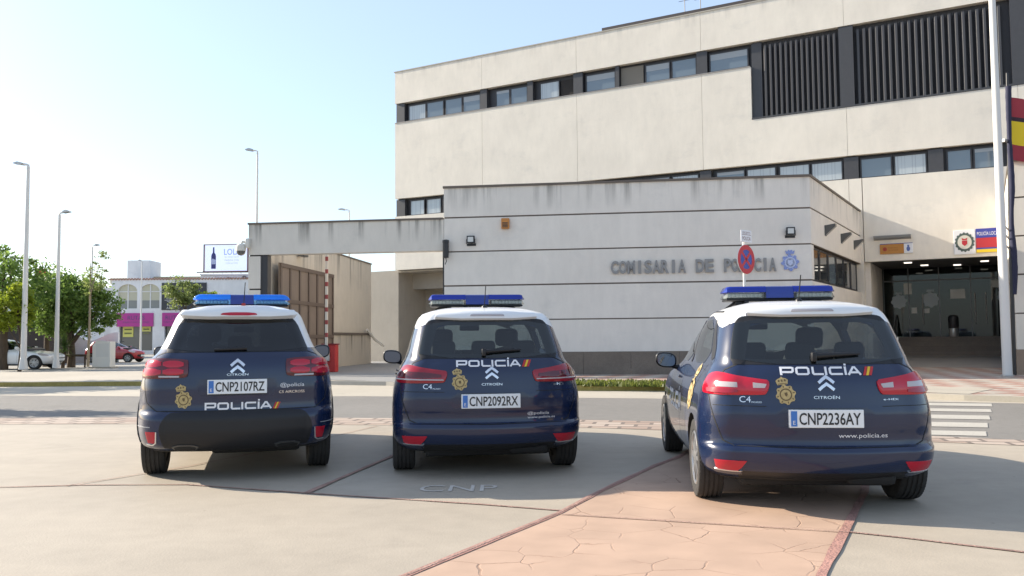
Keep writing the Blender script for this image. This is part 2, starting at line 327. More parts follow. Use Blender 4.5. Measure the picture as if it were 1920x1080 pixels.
ribbon('paving_joint', [(-1.72, 7.16), (-1.46, 8.6), (-1.1, 10.5), (-.6, 12.4)], .055, .0165, M_joint)
ribbon('paving_joint', [(2.15, 5.6), (2.44, 5.42), (2.96, 5.05), (8, 2.2)], .03, .014, M_joint)
ribbon('paving_joint', [(.33, 6.2), (.88, 6.01), (2.15, 5.56)], .015, .0185, M_joint)
# faint painted letters and crosswalk
mb = MB(); vs, fs = text_geo('CNP', .66, .30); mb.add([(-.47+a, 7.33+b, .0125) for a, b in vs], fs)
struct(mb.build('bay_lettering', mat('worn_paint', (.56, .52, .46), .75, noise=[(9, .2, (1, 1, 1))]), fixn=False))
mb = MB()
for (x0, y0, x1, y1) in ((8.29, 15.88, 7.98, 15.3), (7.68, 14.7, 7.40, 14.16), (7.08, 13.55, 6.75, 12.92), (6.49, 12.42, 6.16, 11.81), (5.93, 11.33, 5.66, 10.83)):
    d = Vector((-1, .31)).normalized()*3.1; e = Vector((1, -.3))*(.27+.23*(y0-11.33)/4.55)
    A = Vector((x0, y0))+e; B = Vector((x1, y1))+e
    mb.face([(A.x, A.y, .010), (A.x+d.x, A.y+d.y, .010), (B.x+d.x, B.y+d.y, .010), (B.x, B.y, .010)])
o = mb.build('crosswalk', M_white, fixn=False)
for p in o.data.polygons:
    if p.normal.z < 0: p.flip()
struct(o)
# pavement across the road with its kerb
def offset_line(pts, d):
    out = []
    for i, p in enumerate(pts):
        a = Vector(pts[max(i-1, 0)]); c = Vector(pts[min(i+1, len(pts)-1)]); t = (c-a).normalized(); out.append((p[0]-t.y*d, p[1]+t.x*d))
    return out
kin = offset_line(kerb, .18)
def kerb_piece(i0, i1, m, z1=.13):
    mb = MB()
    for i in range(i0, i1):
        a, b_, c, d = kerb[i], kerb[i+1], kin[i+1], kin[i]
        mb.face([(*a, 0), (*b_, 0), (*b_, z1), (*a, z1)]); mb.face([(*a, z1), (*b_, z1), (*c, z1), (*d, z1)]); mb.face([(*d, z1), (*c, z1), (*c, 0), (*d, 0)])
    return struct(mb.build('kerb', m))
kerb_piece(0, 3, M_yel); kerb_piece(3, 5, M_kerb, .118); kerb_piece(5, 9, M_yel); kerb_piece(9, 12, M_gut, .118); kerb_piece(12, 14, M_yel)
sheet('pavement', kin[0:7]+[(.5, 29), (-4, 34), (-19, 34), (-40, 33)], .11, M_pave)
sheet('tiled_pavement', kin[6:]+[(40, 10), (40, 30), (17, 33), (14, 34), (5, 34), (.4, 29)], .115, M_tile)
sheet('driveway', [(-5.2, 24.8), (-.8, 21.95), (.4, 24.0), (-1.8, 30), (-2, 46), (-9.5, 46), (-8.6, 29)], .121, M_drive)
sheet('ramp', [(7.3, 18.4), (8.9, 16.7), (10.3, 18.3), (8.6, 20.2)], .121, M_gut)
# grass strip behind the kerb
rnd = random.Random(3); mb = MB()
for i in range(5200):
    t = rnd.random(); x = -1.3+t*7.2; y = 22.35-.33*(x+1.3)*1.0+rnd.uniform(-.85, .75) if x < 2 else 21.3-.42*(x-2)+rnd.uniform(-.8, .75)
    a = rnd.random()*6.28; h = rnd.uniform(.04, .13); w = rnd.uniform(.02, .05); dx, dy = math.cos(a)*w, math.sin(a)*w; lx, ly = rnd.uniform(-.06, .06), rnd.uniform(-.06, .06)
    mb.face([(x-dx, y-dy, .115), (x+dx, y+dy, .115), (x+lx+dx*.3, y+ly+dy*.3, .115+h), (x+lx-dx*.3, y+ly-dy*.3, .115+h)])
o = mb.build('grass', leaf_mat('grass_blades', (.07, .10, .02), (.17, .19, .04)), fixn=False); o['kind'] = 'stuff'
tag(o, 'low green grass strip along the far kerb in front of the station wall', 'grass')

# ================================================================ POLICE STATION: tall block behind
M_main = render_wall('cream_render', (.77, .71, .61), drip_top=15.6, drip_len=.6, drip=.12)
M_annex = render_wall('pale_grey_render', (.74, .69, .62), drip_top=6.35, drip_len=1.0, drip=.36)
M_beam = render_wall('gate_render', (.66, .615, .545), drip_top=5.3, drip_len=.9, drip=.55)
M_cap = mat('brown_capping', (.13, .105, .085), .6)
M_dark = mat('dark_groove', (.035, .03, .028), .8)
M_panel = mat('charcoal_panel', (.052, .053, .058), .55, noise=[(6, .08, (1, 1, 1))])
M_frame = mat('anthracite_frame', (.028, .027, .030), .45)
M_louv = mat('grey_louvre', (.052, .052, .056), .5)
def pane_mat(name, c, rough=.04):
    return mat(name, c, rough, spec=.9, coat=.3)
M_pane = pane_mat('window_glass', (.14, .18, .21)); M_paneL = pane_mat('curtained_glass', (.42, .46, .47)); M_paneD = pane_mat('dark_glass', (.055, .06, .065))
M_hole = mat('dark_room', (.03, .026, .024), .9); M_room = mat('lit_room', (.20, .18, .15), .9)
MAIN_P = (13.96, 33.85, 0); MAIN_A = R(-29)
main = thing('station_building', 'tall cream rendered police station block with ribbon windows and dark louvred panels', 'building', MAIN_P, MAIN_A)
def zs3(t): return -.0098*(t+23)          # the lower ribbon of windows is a hair out of level
JT = [-17.61, -12.36, -6.32, -.38]
def panels(name, segs, zlo, zhi, m, parent, y0=0, y1=.28):
    mb = MB()
    for a, b_ in segs: mb.box((a, y0, zlo), (b_, y1, zhi))
    return mb.build(name, m, parent)
def cutsegs(a, b_, cuts, gap=.014):
    e = [a]+[c for c in cuts if a < c < b_]+[b_]
    return [(e[i]+(gap/2 if i else 0), e[i+1]-(gap/2 if i < len(e)-2 else 0)) for i in range(len(e)-1)]
XR = 22.0
panels('wall', cutsegs(-23.05, XR, JT+[5.6, 11.6, 17]), 13.90, 15.60, M_main, main)
def sloped(segs, zlo, zhi):
    mb = MB()
    for a, b_ in segs: mb.prism([(a, zlo(a)), (b_, zlo(b_)), (b_, zhi(b_)), (a, zhi(a))], 0, .28)
    return mb.build('wall', M_main, main)
zb_ = lambda t: 8.76+zs3(t); zt_ = lambda t: 7.80+zs3(t)
mb = MB()
for a, b_ in cutsegs(-23.05, -4.17, JT): mb.prism([(a, zb_(a)), (b_, zb_(b_)), (b_, 12.82), (a, 12.82)], 0, .28)
for i, (a, b_) in enumerate(cutsegs(-4.17, XR, JT+[5.6, 11.6, 17])): mb.prism([(a, zb_(a)), (b_, zb_(b_)), (b_, 10.52), (a, 10.52)], 0, .28)
mb.build('wall', M_main, main)
sloped(cutsegs(-23.05, -13.0, JT), lambda t: 4.95, zt_)
mb = MB()
for a, b_ in cutsegs(-12.97, .1, JT): mb.prism([(a, 0), (b_, 0), (b_, zt_(b_)), (a, zt_(a))], 0, .28)
for a, b_ in cutsegs(.13, XR, [5.6, 11.6, 17]): mb.prism([(a, 4.2), (b_, 4.2), (b_, zt_(b_)), (a, zt_(a))], 0, .28)
mb.build('wall', M_main, main)
mb = MB(); mb.box((8.5, .01, .0), (XR, .28, 4.17)); mb.build('wall', M_main, main)
mb = MB(); mb.box((-23.0, .36, 7.0), (XR, 14, 15.5)); mb.box((-12.9, .36, .0), (.05, 14, 6.9)); mb.box((8.6, .36, 0), (XR, 14, 6.9))
mb.box((-23.02, .36, 4.98), (-13, 14, 6.95)); mb.build('core', M_dark, main)
mb = MB()
for z0, z1, t1 in ((13.9, 15.6, XR), (8.8, 12.82, -4.2), (4.95, 7.7, -13)):
    for j in JT:
        if j < t1-.1: mb.box((j-.05, .02, z0+.01), (j+.05, .24, z1-.01))
for j in [-.38, 5.6, 11.6]: mb.box((j-.05, .02, 8.6), (j+.05, .24, 10.5))
mb.build('joint_filler', mat('joint_sand', (.60, .55, .47), .9), main)
mb = MB(); mb.box((-23.05, .29, 4.95), (-23.0, 14, 15.6)); mb.build('end_wall', M_main, main)
mb = MB(); mb.box((-23.1, -.03, 15.602), (XR, .35, 15.66)); mb.build('capping', mat('weathered_cap', (.40, .37, .31), .8), main)
mb = MB(); mb.box((-11.94, 2.2, 16.40), (XR, 9, 16.68)); mb.build('roof_canopy', mat('dark_fascia', (.075, .06, .055), .6), main)
mb = MB(); mb.box((-11.2, 2.9, 15.5), (XR, 8.6, 16.395)); mb.build('roof_storey', M_panel, main)
# sills and heads of the window ribbons
mb = MB(); mb.box((-23.05, -.025, 12.822), (-4.2, .2, 12.86)); mb.build('sill', mat('metal_sill', (.30, .28, .26), .5), main)
# recessed band backs
def band(t0, t1, z0f, z1f, y=.30):
    mb = MB(); n_ = 24
    for i in range(n_):
        a = t0+(t1-t0)*i/n_; b_ = t0+(t1-t0)*(i+1)/n_
        mb.face([(a, y, z0f(a)), (b_, y, z0f(b_)), (b_, y, z1f(b_)), (a, y, z1f(a))])
    return mb
band(-23.05, -4.2, lambda t: 12.7, lambda t: 14.0).build('window_band', M_frame, main)
band(-23.05, XR, lambda t: 7.3, lambda t: 8.9).build('window_band', M_frame, main)
mb = MB(); mb.box((-4.17, .30, 10.4), (XR, .34, 14)); mb.build('louvre_backing', mat('louvre_back_grey', (.046, .046, .052), .7), main)  # plain dark grey sheet behind the slats
def window(t0, t1, z0, z1, pm, y=.16, fr=.055, par=main):
    mb = MB(); d = .05
    mb.box((t0, y, z0), (t1, y+d, z0+fr)); mb.box((t0, y, z1-fr), (t1, y+d, z1)); mb.box((t0, y, z0+fr), (t0+fr, y+d, z1-fr)); mb.box((t1-fr, y, z0+fr), (t1, y+d, z1-fr))
    f = mb.build('window', M_frame, par)
    mb = MB(); mb.box((t0+fr, y+.018, z0+fr), (t1-fr, y+.03, z1-fr)); mb.build('pane', pm, f)
    k = int(abs(t0*37)) % 5
    if pm is M_pane and k in (0, 2):
        w = (t1-t0-2*fr); hh = z1-z0-2*fr; mb = MB(); mb.box((t0+fr, y+.012, z1-fr-hh*(.18+.09*k)), (t1-fr-(w*.0), y+.0175, z1-fr)); mb.build('blind', mat('roller_blind', (.30, .32, .33), .25, spec=.7), f)
    if pm is M_paneL:
        w = (t1-t0-2*fr); mb = MB()
        for q in range(4+k): xx = t0+fr+w*((q*.37+.11*k) % 1)*.94; mb.box((xx, y+.0165, z0+fr), (xx+.018+.012*(q % 3), y+.0178, z1-fr))
        mb.build('curtain_fold', mat('curtain_shade', (.33, .36, .38), .2, spec=.8), f)
    return f
def mull(t0, t1, z0, z1, y=.06):
    mb = MB(); mb.box((t0, y, z0), (t1, .29, z1)); mb.build('mullion_panel', M_panel, main)
mull(-23.0, -22.47, 12.865, 13.88)
for a, b_, p in ((-22.28, -21.14, M_paneL), (-21.12, -20.02, M_pane), (-19.96, -18.88, M_pane), (-18.86, -17.78, M_pane), (-16.9, -16.07, M_pane), (-16.06, -15.07, M_pane),
                 (-14.40, -13.33, M_paneL), (-11.95, -10.42, M_pane), (-8.98, -7.78, M_pane), (-7.74, -6.56, M_pane), (-6.0, -4.28, M_pane)):
    window(a, b_, 12.88, 13.74, p)
for a, b_ in ((-17.75, -17.36), (-15.04, -14.74), (-12.55, -12.07), (-6.54, -6.07), (-10.40, -10.22)): mull(a, b_, 12.865, 13.88)
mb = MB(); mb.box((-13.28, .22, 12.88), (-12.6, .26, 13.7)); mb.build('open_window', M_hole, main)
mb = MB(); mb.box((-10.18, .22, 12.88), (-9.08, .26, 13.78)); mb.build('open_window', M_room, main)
# lower ribbon
lower = [(-22.18, -21.24, M_paneL), (-21.14, -20.2, M_paneL)]
lower += [(-19.4, -18.3, M_pane), (-18.2, -17.1, M_pane), (-16.2, -15.2, M_pane), (-15.1, -14.1, M_pane)]
lower += [(-11.8, -10.58, M_paneL), (-10.48, -9.24, M_pane), (-9.08, -7.88, M_pane), (-7.82, -6.57, M_paneL), (-5.82, -4.55, M_pane), (-4.5, -3.24, M_paneL), (-3.14, -1.88, M_paneL), (-1.85, -.6, M_paneL),
          (.05, 1.24, M_pane), (1.29, 2.48, M_paneL), (3.15, 4.02, M_pane), (4.06, 4.9, M_pane), (5.2, 6.3, M_pane), (6.35, 7.4, M_pane), (8.4, 9.6, M_pane), (9.7, 10.9, M_paneL)]
for a, b_, p in lower:
    q = zs3((a+b_)/2); window(a, b_, 7.80+q, 8.64+q, p)
for a, b_ in ((-23.0, -22.45), (-20.05, -19.5), (-17.0, -16.3), (-14.0, -12.1), (-6.5, -6.0), (-.55, .0), (2.52, 3.05), (7.5, 8.3), (11, 11.6)):
    q = zs3((a+b_)/2); mull(a, b_, 7.78+q, 8.70+q)
# louvre screens
def louvres(t0, t1, n_, z0=10.62, z1=13.68):
    mb = MB()
    for i in range(n_):
        c = t0+(i+.5)*(t1-t0)/n_; w = (t1-t0)/n_
        mb.prism([(c-w*.48, .26), (c-w*.38, .12), (c-w*.18, .06), (c+w*.16, .06), (c+w*.24, .10), (c+w*.15, .15), (c-w*.1, .26)], z0, z1, axis='z')
    return mb.build('louvre_slats', M_louv, main, smooth=50)
louvres(-3.66, -.66, 14); louvres(.02, 5.22, 22); louvres(6.3, 10.8, 18); louvres(12, 17, 20)
mull(-4.15, -3.72, 10.56, 13.86, .12); mull(-.6, -.05, 10.54, 13.87, .02); mull(5.45, 6.2, 10.54, 13.87, .02); mull(11, 11.8, 10.54, 13.87, .02)
mb = MB(); mb.box((-4.17, -.02, 10.53), (XR, .25, 10.6)); mb.build('louvre_sill', M_panel, main)
# two thin roof aerials
for u, (px, y, h) in enumerate(((-8.3, 4.2, 1.7), (-7.5, 4.2, 1.6))):
    o = thing('roof_aerial', ['thin left rooftop aerial above the brown canopy of the station', 'thin right rooftop aerial above the brown canopy of the station'][u], 'aerial', tuple(main.location+Matrix.Rotation(MAIN_A, 3, 'Z') @ Vector((px, y, 16.68))), MAIN_A, 'rooftop aerials')
    mb = MB(); mb.tube([(0, 0, 0), (0, 0, h)], .02, 6); mb.box((-.12, -.12, 0), (.12, .12, .05)); mb.build('mast', M_louv, o)
    mb = MB(); mb.tube([(-.3, 0, h*.8), (.3, 0, h*.8)], .012, 6); mb.build('crossbar', M_louv, o)
# garage under the left end
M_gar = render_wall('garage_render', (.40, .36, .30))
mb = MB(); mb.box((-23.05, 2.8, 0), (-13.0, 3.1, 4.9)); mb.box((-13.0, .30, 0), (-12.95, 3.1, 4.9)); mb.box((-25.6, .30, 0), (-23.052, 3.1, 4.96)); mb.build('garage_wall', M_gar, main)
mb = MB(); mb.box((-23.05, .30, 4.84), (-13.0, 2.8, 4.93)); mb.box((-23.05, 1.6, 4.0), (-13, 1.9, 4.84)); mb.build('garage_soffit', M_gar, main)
# entrance recess
M_stone = mat('brown_granite', (.17, .135, .105), .55, noise=[(1.2, .2, (1, 1, 1)), (30, .2, (1, 1, 1))])
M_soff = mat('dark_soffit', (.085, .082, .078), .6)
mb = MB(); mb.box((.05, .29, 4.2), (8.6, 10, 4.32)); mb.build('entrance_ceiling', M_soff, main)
mb = MB(); mb.box((.02, .29, 0), (.30, 10, 4.2)); mb.build('entrance_side_wall', M_annex, main)
mb = MB(); mb.box((8.4, .29, 0), (8.6, 10, 4.2)); mb.build('entrance_side_wall', M_annex, main)
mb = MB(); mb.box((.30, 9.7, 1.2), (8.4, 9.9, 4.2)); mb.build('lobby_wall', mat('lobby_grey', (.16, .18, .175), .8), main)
mb = MB(); mb.box((1.6, 9.3, 1.2), (3.2, 9.65, 3.3)); mb.box((5.6, 9.2, 1.2), (7.6, 9.65, 2.3)); mb.build('lobby_counter', mat('lobby_pale', (.42, .40, .36), .7), main)
mb = MB()
for i in range(4): mb.box((.9+0*i, 3.1+i*.36, .40+i*.2), (8.4, 3.1+(i+1)*.36 if i < 3 else 9.7, .40+(i+1)*.2))
mb.build('steps', M_stone, main)
mb = MB(); mb.prism([(-2.2, .12), (3.1, .42), (3.1, 0), (-2.2, 0)], -.2, 8.4, axis='x'); struct(mb.build('entrance_ramp', mat('landing_stone', (.30, .275, .245), .7, noise=[(1, .12, (1, 1, 1)), (20, .1, (1, 1, 1))]), None, loc=MAIN_P, rz=MAIN_A))
M_lglass = glass_mat('lobby_glass', (.40, .47, .46), .8)
def gbox(name, a, b_, m, par):
    mb = MB(); mb.box(a, b_); return mb.build(name, m, par)
ent = gbox('entrance_glazing', (.30, 4.62, 1.2), (8.4, 4.64, 4.2), M_lglass, main)
M_alu = mat('brushed_steel', (.45, .45, .44), .35, .6)
mb = MB()
for t in (.35, 1.35, 2.55, 3.75, 4.95, 6.15, 7.35, 8.34): mb.box((t-.02, 4.58, 1.2), (t+.02, 4.66, 4.2))
mb.box((.3, 4.585, 3.62), (8.4, 4.655, 3.68)); mb.build('glazing_frame', mat('frame_grey', (.12, .12, .12), .4, .5), main)
for t in (1.9, 3.9, 4.3, 6.0):
    mb = MB(); mb.tube([(t, 4.5, 1.75), (t, 4.5, 3.05)], .022, 8); mb.tube([(t, 4.5, 1.85), (t, 4.6, 1.85)], .012, 6); mb.tube([(t, 4.5, 2.95), (t, 4.6, 2.95)], .012, 6); mb.build('door_handle', M_alu, main, smooth=1.0)
M_decal = mat('frosted_decal', (.42, .47, .49), .6)
for t, z, s in ((.95, 2.75, .32), (2.2, 2.8, .34), (5.05, 2.85, .36), (6.1, 2.95, .38)):
    mb = MB(); pts = []
    for k in range(32):
        r = s*(1 if k % 4 < 2 else .88); pts.append((t+r*math.cos(k*math.pi/16), z+r*math.sin(k*math.pi/16)))
    mb.prism(pts, 4.602, 4.606); mb.box((t-s*.4, 4.602, z+s*1.0), (t+s*.4, 4.606, z+s*1.3)); mb.build('door_emblem', M_decal, main)
M_paper = mat('paper_notice', (.62, .62, .58), .7)
for t, z, w, h in ((1.32, 3.3, .16, .24), (1.55, 2.35, .11, .13), (2.05, 2.32, .10, .10), (3.25, 3.02, .28, .2), (4.75, 3.4, .22, .15)):
    gbox('notice', (t-w, 4.596, z-h), (t+w, 4.6005, z+h), M_paper, main)
for t, y in ((1.6, 1.2), (2.1, 3.0), (4.3, 2.2), (6.2, 2.8), (3.3, 3.6)):
    gbox('ceiling_lamp', (t-.14, y-.14, 4.17), (t+.14, y+.14, 4.198), mat('lamp_glow', (1, .93, .8), .5, emit=.8), main)
# black litter bin at the doors
def wl_(P, A, v): return tuple(Vector(P)+Matrix.Rotation(A, 3, 'Z') @ Vector(v))
o = thing('litter_bin', 'black and steel litter bin standing at the top of the entrance steps', 'bin', wl_(MAIN_P, MAIN_A, (3.05, 4.32, 1.2)), MAIN_A)
mb = MB(); mb.lathe([(.17, 0), (.18, .02), (.18, .34), (.17, .36)], 20); mb.build('drum', M_alu, o, smooth=40)
mb = MB(); mb.lathe([(.19, .36), (.20, .38), (.20, .78), (.17, .88), (.05, .92), (0, .92)], 20); mb.build('hood', M_frame, o, smooth=40)
# handrail
o = thing('handrail', 'black metal handrail with upright bars beside the entrance steps', 'handrail', wl_(MAIN_P, MAIN_A, (.85, 2.6, .4)), MAIN_A)
mb = MB(); mb.tube([(-.1, -.3, .95), (.0, .5, .98), (.0, 1.8, 1.75)], .03, 8); mb.build('top_rail', M_frame, o, smooth=40)
for i in range(9):
    y = -.25+i*.24; mb = MB(); zt = .96+max(0, (y-.5))*.59; mb.box((-.018, y-.018, 0 if y < .6 else (y-.5)*.55), (.018, y+.018, zt)); mb.build('upright', M_frame, o)
# ================================================================ low front wing
AN_P = (2.346, 27.115, 0); AN_A = math.atan2(-.135, .991)
annex = thing('station_annex', 'low pale grey front wing of the police station with grooved courses and stained parapet', 'building', AN_P, AN_A)
CX = 6.98; sd = Vector((.401, .916)).normalized(); SL = 9.0
def side(s, n=0): # point along the side wall; n = outward offset
    return (CX+sd.x*s+sd.y*n, sd.y*s-sd.x*n)
courses = [(.84, 1.86), (1.90, 2.98), (3.03, 4.10), (4.145, 5.22), (5.27, 6.22)]
T0 = -4.6
mb = MB()
for i, (a, b_) in enumerate(courses):
    if i == 2: mb.prism([(T0, 0), (CX, 0), side(.32), side(.32, -.3), (CX-.15, .3), (T0, .3)], a, b_, axis='z')
    else: mb.prism([(T0, 0), (CX, 0), side(SL), side(SL, -.3), (CX-.15, .3), (T0, .3)], a, b_, axis='z')
annex_wall = mb.build('wall', M_annex, annex)
mb = MB(); mb.prism([(T0+.01, .03), (CX-.02, .03), side(SL, -.035), side(SL, -.2), (CX-.1, .2), (T0+.01, .2)], .3, 2.99, axis='z')
mb.prism([(T0+.01, .03), (CX-.02, .03), side(.3, -.035), side(.3, -.2), (CX-.1, .2), (T0+.01, .2)], 2.99, 4.12, axis='z')
mb.prism([(T0+.01, .03), (CX-.02, .03), side(SL, -.035), side(SL, -.2), (CX-.1, .2), (T0+.01, .2)], 4.12, 6.2, axis='z')
mb.build('groove_backing', mat('groove_brown', (.15, .125, .105), .8), annex)
mb = MB(); mb.prism([(T0-.03, -.05), (CX+.03, -.05), side(SL, .05), side(SL, -.34), (CX-.15, .34), (T0-.03, .34)], 6.222, 6.29, axis='z'); mb.build('capping', M_cap, annex)
mb = MB(); e = T0
ts = [-4.6, -3.1, -1.6, -.1, 1.4, 2.9, 4.4, 5.7, CX+.02]
for a, b_ in zip(ts, ts[1:]): mb.box((a+.004, -.025, .0), (b_-.004, .3, .835))
for k in range(6):
    s0, s1 = k*1.5+.01, min(SL, (k+1)*1.5)-.004; mb.prism([side(s0, .025), side(s1, .025), side(s1, -.25), side(s0, -.25)], 0, .835, axis='z')
mb.build('plinth', M_stone, annex)
mb = MB(); mb.box((T0+.02, .3, 6.0), (CX-.2, 4.5, 6.1)); mb.prism([(CX-.2, .3), side(SL, -.3), (4, 8), (CX-2, .3)], 6.0, 6.1, axis='z'); mb.build('roof', M_earth, annex)
mb = MB(); mb.box((T0, .3, 0), (T0+.25, 9.5, 6.2)); mb.build('gate_side_wall', M_annex, annex)
# dark ribbon window in the side wall
mb = MB(); mb.prism([side(.32, -.30), side(SL, -.30), side(SL, -.32), side(.32, -.32)], 3.0, 4.13, axis='z'); mb.build('window_back', M_frame, annex)
ang_s = math.atan2(sd.y, sd.x); msd = Matrix.Translation((CX, 0, 0)) @ Matrix.Rotation(ang_s, 4, 'Z')
for i in range(6):
    a = .42+i*1.4; b_ = a+1.32
    mb = MB()
    for q in (((a, .13, 3.03), (b_, .18, 3.08)), ((a, .13, 4.05), (b_, .18, 4.10)), ((a, .13, 3.08), (a+.06, .18, 4.05)), ((b_-.06, .13, 3.08), (b_, .18, 4.05))): mb.box(*q, mtx=msd)
    f = mb.build('window', M_frame, annex)
    mb = MB(); mb.box((a+.06, .15, 3.08), (b_-.06, .16, 4.05), mtx=msd); mb.build('pane', M_paneD if i != 2 else M_pane, f)
# gate beam and pier on the left
GL = -11.35
mb = MB(); mb.box((GL, 0, 4.17), (T0-.012, .4, 5.2)); mb.build('gate_beam', M_beam, annex)
mb = MB(); mb.box((GL-.03, -.04, 5.202), (T0-.035, .44, 5.26)); mb.build('beam_capping', M_cap, annex)
mb = MB(); mb.box((GL, 0, 3.03), (GL+.42, .4, 4.12)); mb.box((GL, 0, 1.9), (GL+.42, .4, 2.98)); mb.box((GL, 0, .84), (GL+.42, .4, 1.86)); mb.build('gate_pier', M_beam, annex)
mb = MB(); mb.box((GL+.03, .03, .2), (GL+.39, .37, 4.17)); mb.build('pier_core', M_dark, annex)
mb = MB(); mb.box((GL-.02, -.025, 0), (GL+.44, .42, .835)); mb.build('pier_plinth', M_stone, annex)
mb = MB(); mb.box((GL+.43, .05, 0), (GL+.66, .33, 4.165)); mb.build('gate_post', M_frame, annex)
mb = MB(); mb.box((T0-.06, .05, 0), (T0-.015, .33, 4.165)); mb.build('gate_post', M_frame, annex)
# raised letters on the front wall
lets = thing('wall_lettering', 'grey raised capital letters on the front wall of the low wing', 'sign', wl_(AN_P, AN_A, (3.7, 0, 3.5)), AN_A)
M_let = mat('grey_letters', (.25, .245, .24), .5)
def spell(s, x0, x1, h):
    n_ = len(s); 
    for i, ch in enumerate(s):
        if ch == ' ': continue
        w = (x1-x0)/n_; cx_ = x0+(i+.5)*w; ww = w*(.34 if ch == 'I' else .90)
        vs, fs = text_geo(ch, ww, h, bold=.035)
        mb = MB(); k = len(vs)
        mb.add([(cx_+a, -.07, b_) for a, b_ in vs], fs)
        # side walls of the letter
        ed = {}
        for f in fs:
            for j in range(len(f)):
                e_ = (f[j], f[(j+1) % len(f)]); ed[tuple(sorted(e_))] = ed.get(tuple(sorted(e_)), 0)+1
        for (p, q), c in ed.items():
            if c == 1: mb.face([(cx_+vs[p][0], -.07, vs[p][1]), (cx_+vs[q][0], -.07, vs[q][1]), (cx_+vs[q][0], .0, vs[q][1]), (cx_+vs[p][0], .0, vs[p][1])])
        mb.build('letter', M_let, lets)
spell('COMISARIA', -2.9, -.53, .42); spell('DE', -.25, .33, .42); spell('POLICIA', .62, 2.22, .42)
# ================================================================ fixtures and signs at the station
def an_at(t, z, n=0): return wl_(AN_P, AN_A, (t, -n, z))
M_black = mat('black_plastic', (.02, .02, .021), .4); M_offw = mat('off_white_plastic', (.62, .60, .54), .4)
M_lampglass = mat('lamp_front_glass', (.55, .55, .52), .15, spec=.8)
def flood(t, z, lab):
    o = thing('floodlight', lab, 'floodlight', an_at(t, z), AN_A, 'square floodlights on the front wall')
    mb = MB(); mb.rbox((-.13, -.17, -.12), (.13, -.09, .12), .012)
    for i in range(5): mb.box((-.10+i*.045, -.09, -.10), (-.085+i*.045, -.055, .10))
    mb.build('housing', M_black, o)
    mb = MB(); mb.box((-.09, -.176, -.08), (.09, -.1705, .08)); mb.build('front_glass', M_lampglass, o)
    mb = MB(); mb.box((-.15, -.13, -.14), (-.134, .0, -.12)); mb.box((.134, -.13, -.14), (.15, 0, -.12)); mb.box((-.15, -.015, -.2), (.15, 0, -.12)); mb.box((-.15, -.13, -.14), (-.134, -.11, .02)); mb.box((.134, -.13, -.14), (.15, -.11, .02)); mb.build('bracket', M_black, o)
flood(-3.69, 4.5, 'small square floodlight on the front wall to the right of the gateway')
flood(6.35, 4.52, 'small square floodlight above the blue police badge on the front wall')
o = thing('alarm_box', 'small orange alarm box with dark grille under the top groove of the front wall', 'alarm', an_at(-2.56, 5.0), AN_A)
mb = MB(); mb.rbox((-.13, -.12, -.17), (.13, 0, .17), .02); mb.build('case', mat('alarm_orange', (.50, .20, .04), .5), o)
mb = MB()
for i in range(4): mb.box((-.09, -.127, -.13+i*.045), (.09, -.121, -.105+i*.045))
mb.build('grille', M_black, o)
o = thing('intercom_bracket', 'black tubular camera housing hanging at the right corner of the gateway', 'camera', an_at(-4.51, 4.2), AN_A)
mb = MB(); mb.lathe([(.02, -.30), (.09, -.28), (.10, -.1), (.10, .20), (.11, .21), (.11, .29), (.05, .31), (0, .31)], 16, mtx=Matrix.Translation((0, -.16, .0))); mb.build('housing', M_black, o, smooth=40)
mb = MB(); mb.tube([(0, 0, .1), (0, -.08, .1)], .03, 8); mb.build('arm', M_black, o)
mb = MB(); mb.tube([(0, -.16, -.28), (.02, -.17, -.40), (-.03, -.15, -.5)], .014, 6); mb.build('cable', M_black, o, smooth=60)
# dome camera on the pier
o = thing('dome_camera', 'cream dome security camera on a bracket at the left end of the gate beam', 'camera', wl_(AN_P, AN_A, (-11.35, -.05, 4.5)), AN_A)
mb = MB(); mb.rbox((-.05, -.12, -.1), (.08, .06, .22), .02); mb.tube([(0, -.02, .1), (-.18, -.05, .12), (-.22, -.05, .02)], .045, 10); mb.build('bracket', M_offw, o, smooth=50)
mb = MB(); mb.lathe([(0, .16), (.10, .15), (.165, .08), (.17, -.06), (.16, -.1)], 20, mtx=Matrix.Translation((-.22, -.05, -.10))); mb.build('shell', M_offw, o, smooth=40)
mb = MB(); mb.lathe([(.15, -.1), (.14, -.17), (.09, -.235), (0, -.26)], 20, mtx=Matrix.Translation((-.22, -.05, -.10))); mb.build('dome', M_paneD, o, smooth=60)
# spotlights on the side wall
M_spot = mat('spot_grey', (.10, .10, .095), .45)
for k, s in enumerate((2.18, 4.96, 7.54)):
    x, y = side(s); p = wl_(AN_P, AN_A, (x, y, 4.8)); a = AN_A+ang_s-math.pi/2+math.pi/2
    o = thing('wedge_wall_lamp', ['wedge shaped wall lamp on the side wall nearest the front corner', 'wedge shaped wall lamp in the middle of three on the side wall', 'wedge shaped wall lamp on the side wall nearest the entrance'][k], 'wall lamp', p, a, 'wedge wall lamps on the side wall')
    mb = MB(); mb.prism([(0, -.22), (0, .12), (-.34, .16), (-.34, .08)], -.12, .12, axis='x'); mb.build('housing', M_spot, o)
    mb = MB(); mb.prism([(-.035, -.195), (-.04, -.19), (-.33, .082), (-.325, .065)], -.10, .10, axis='x'); mb.build('lens', M_lampglass, o)
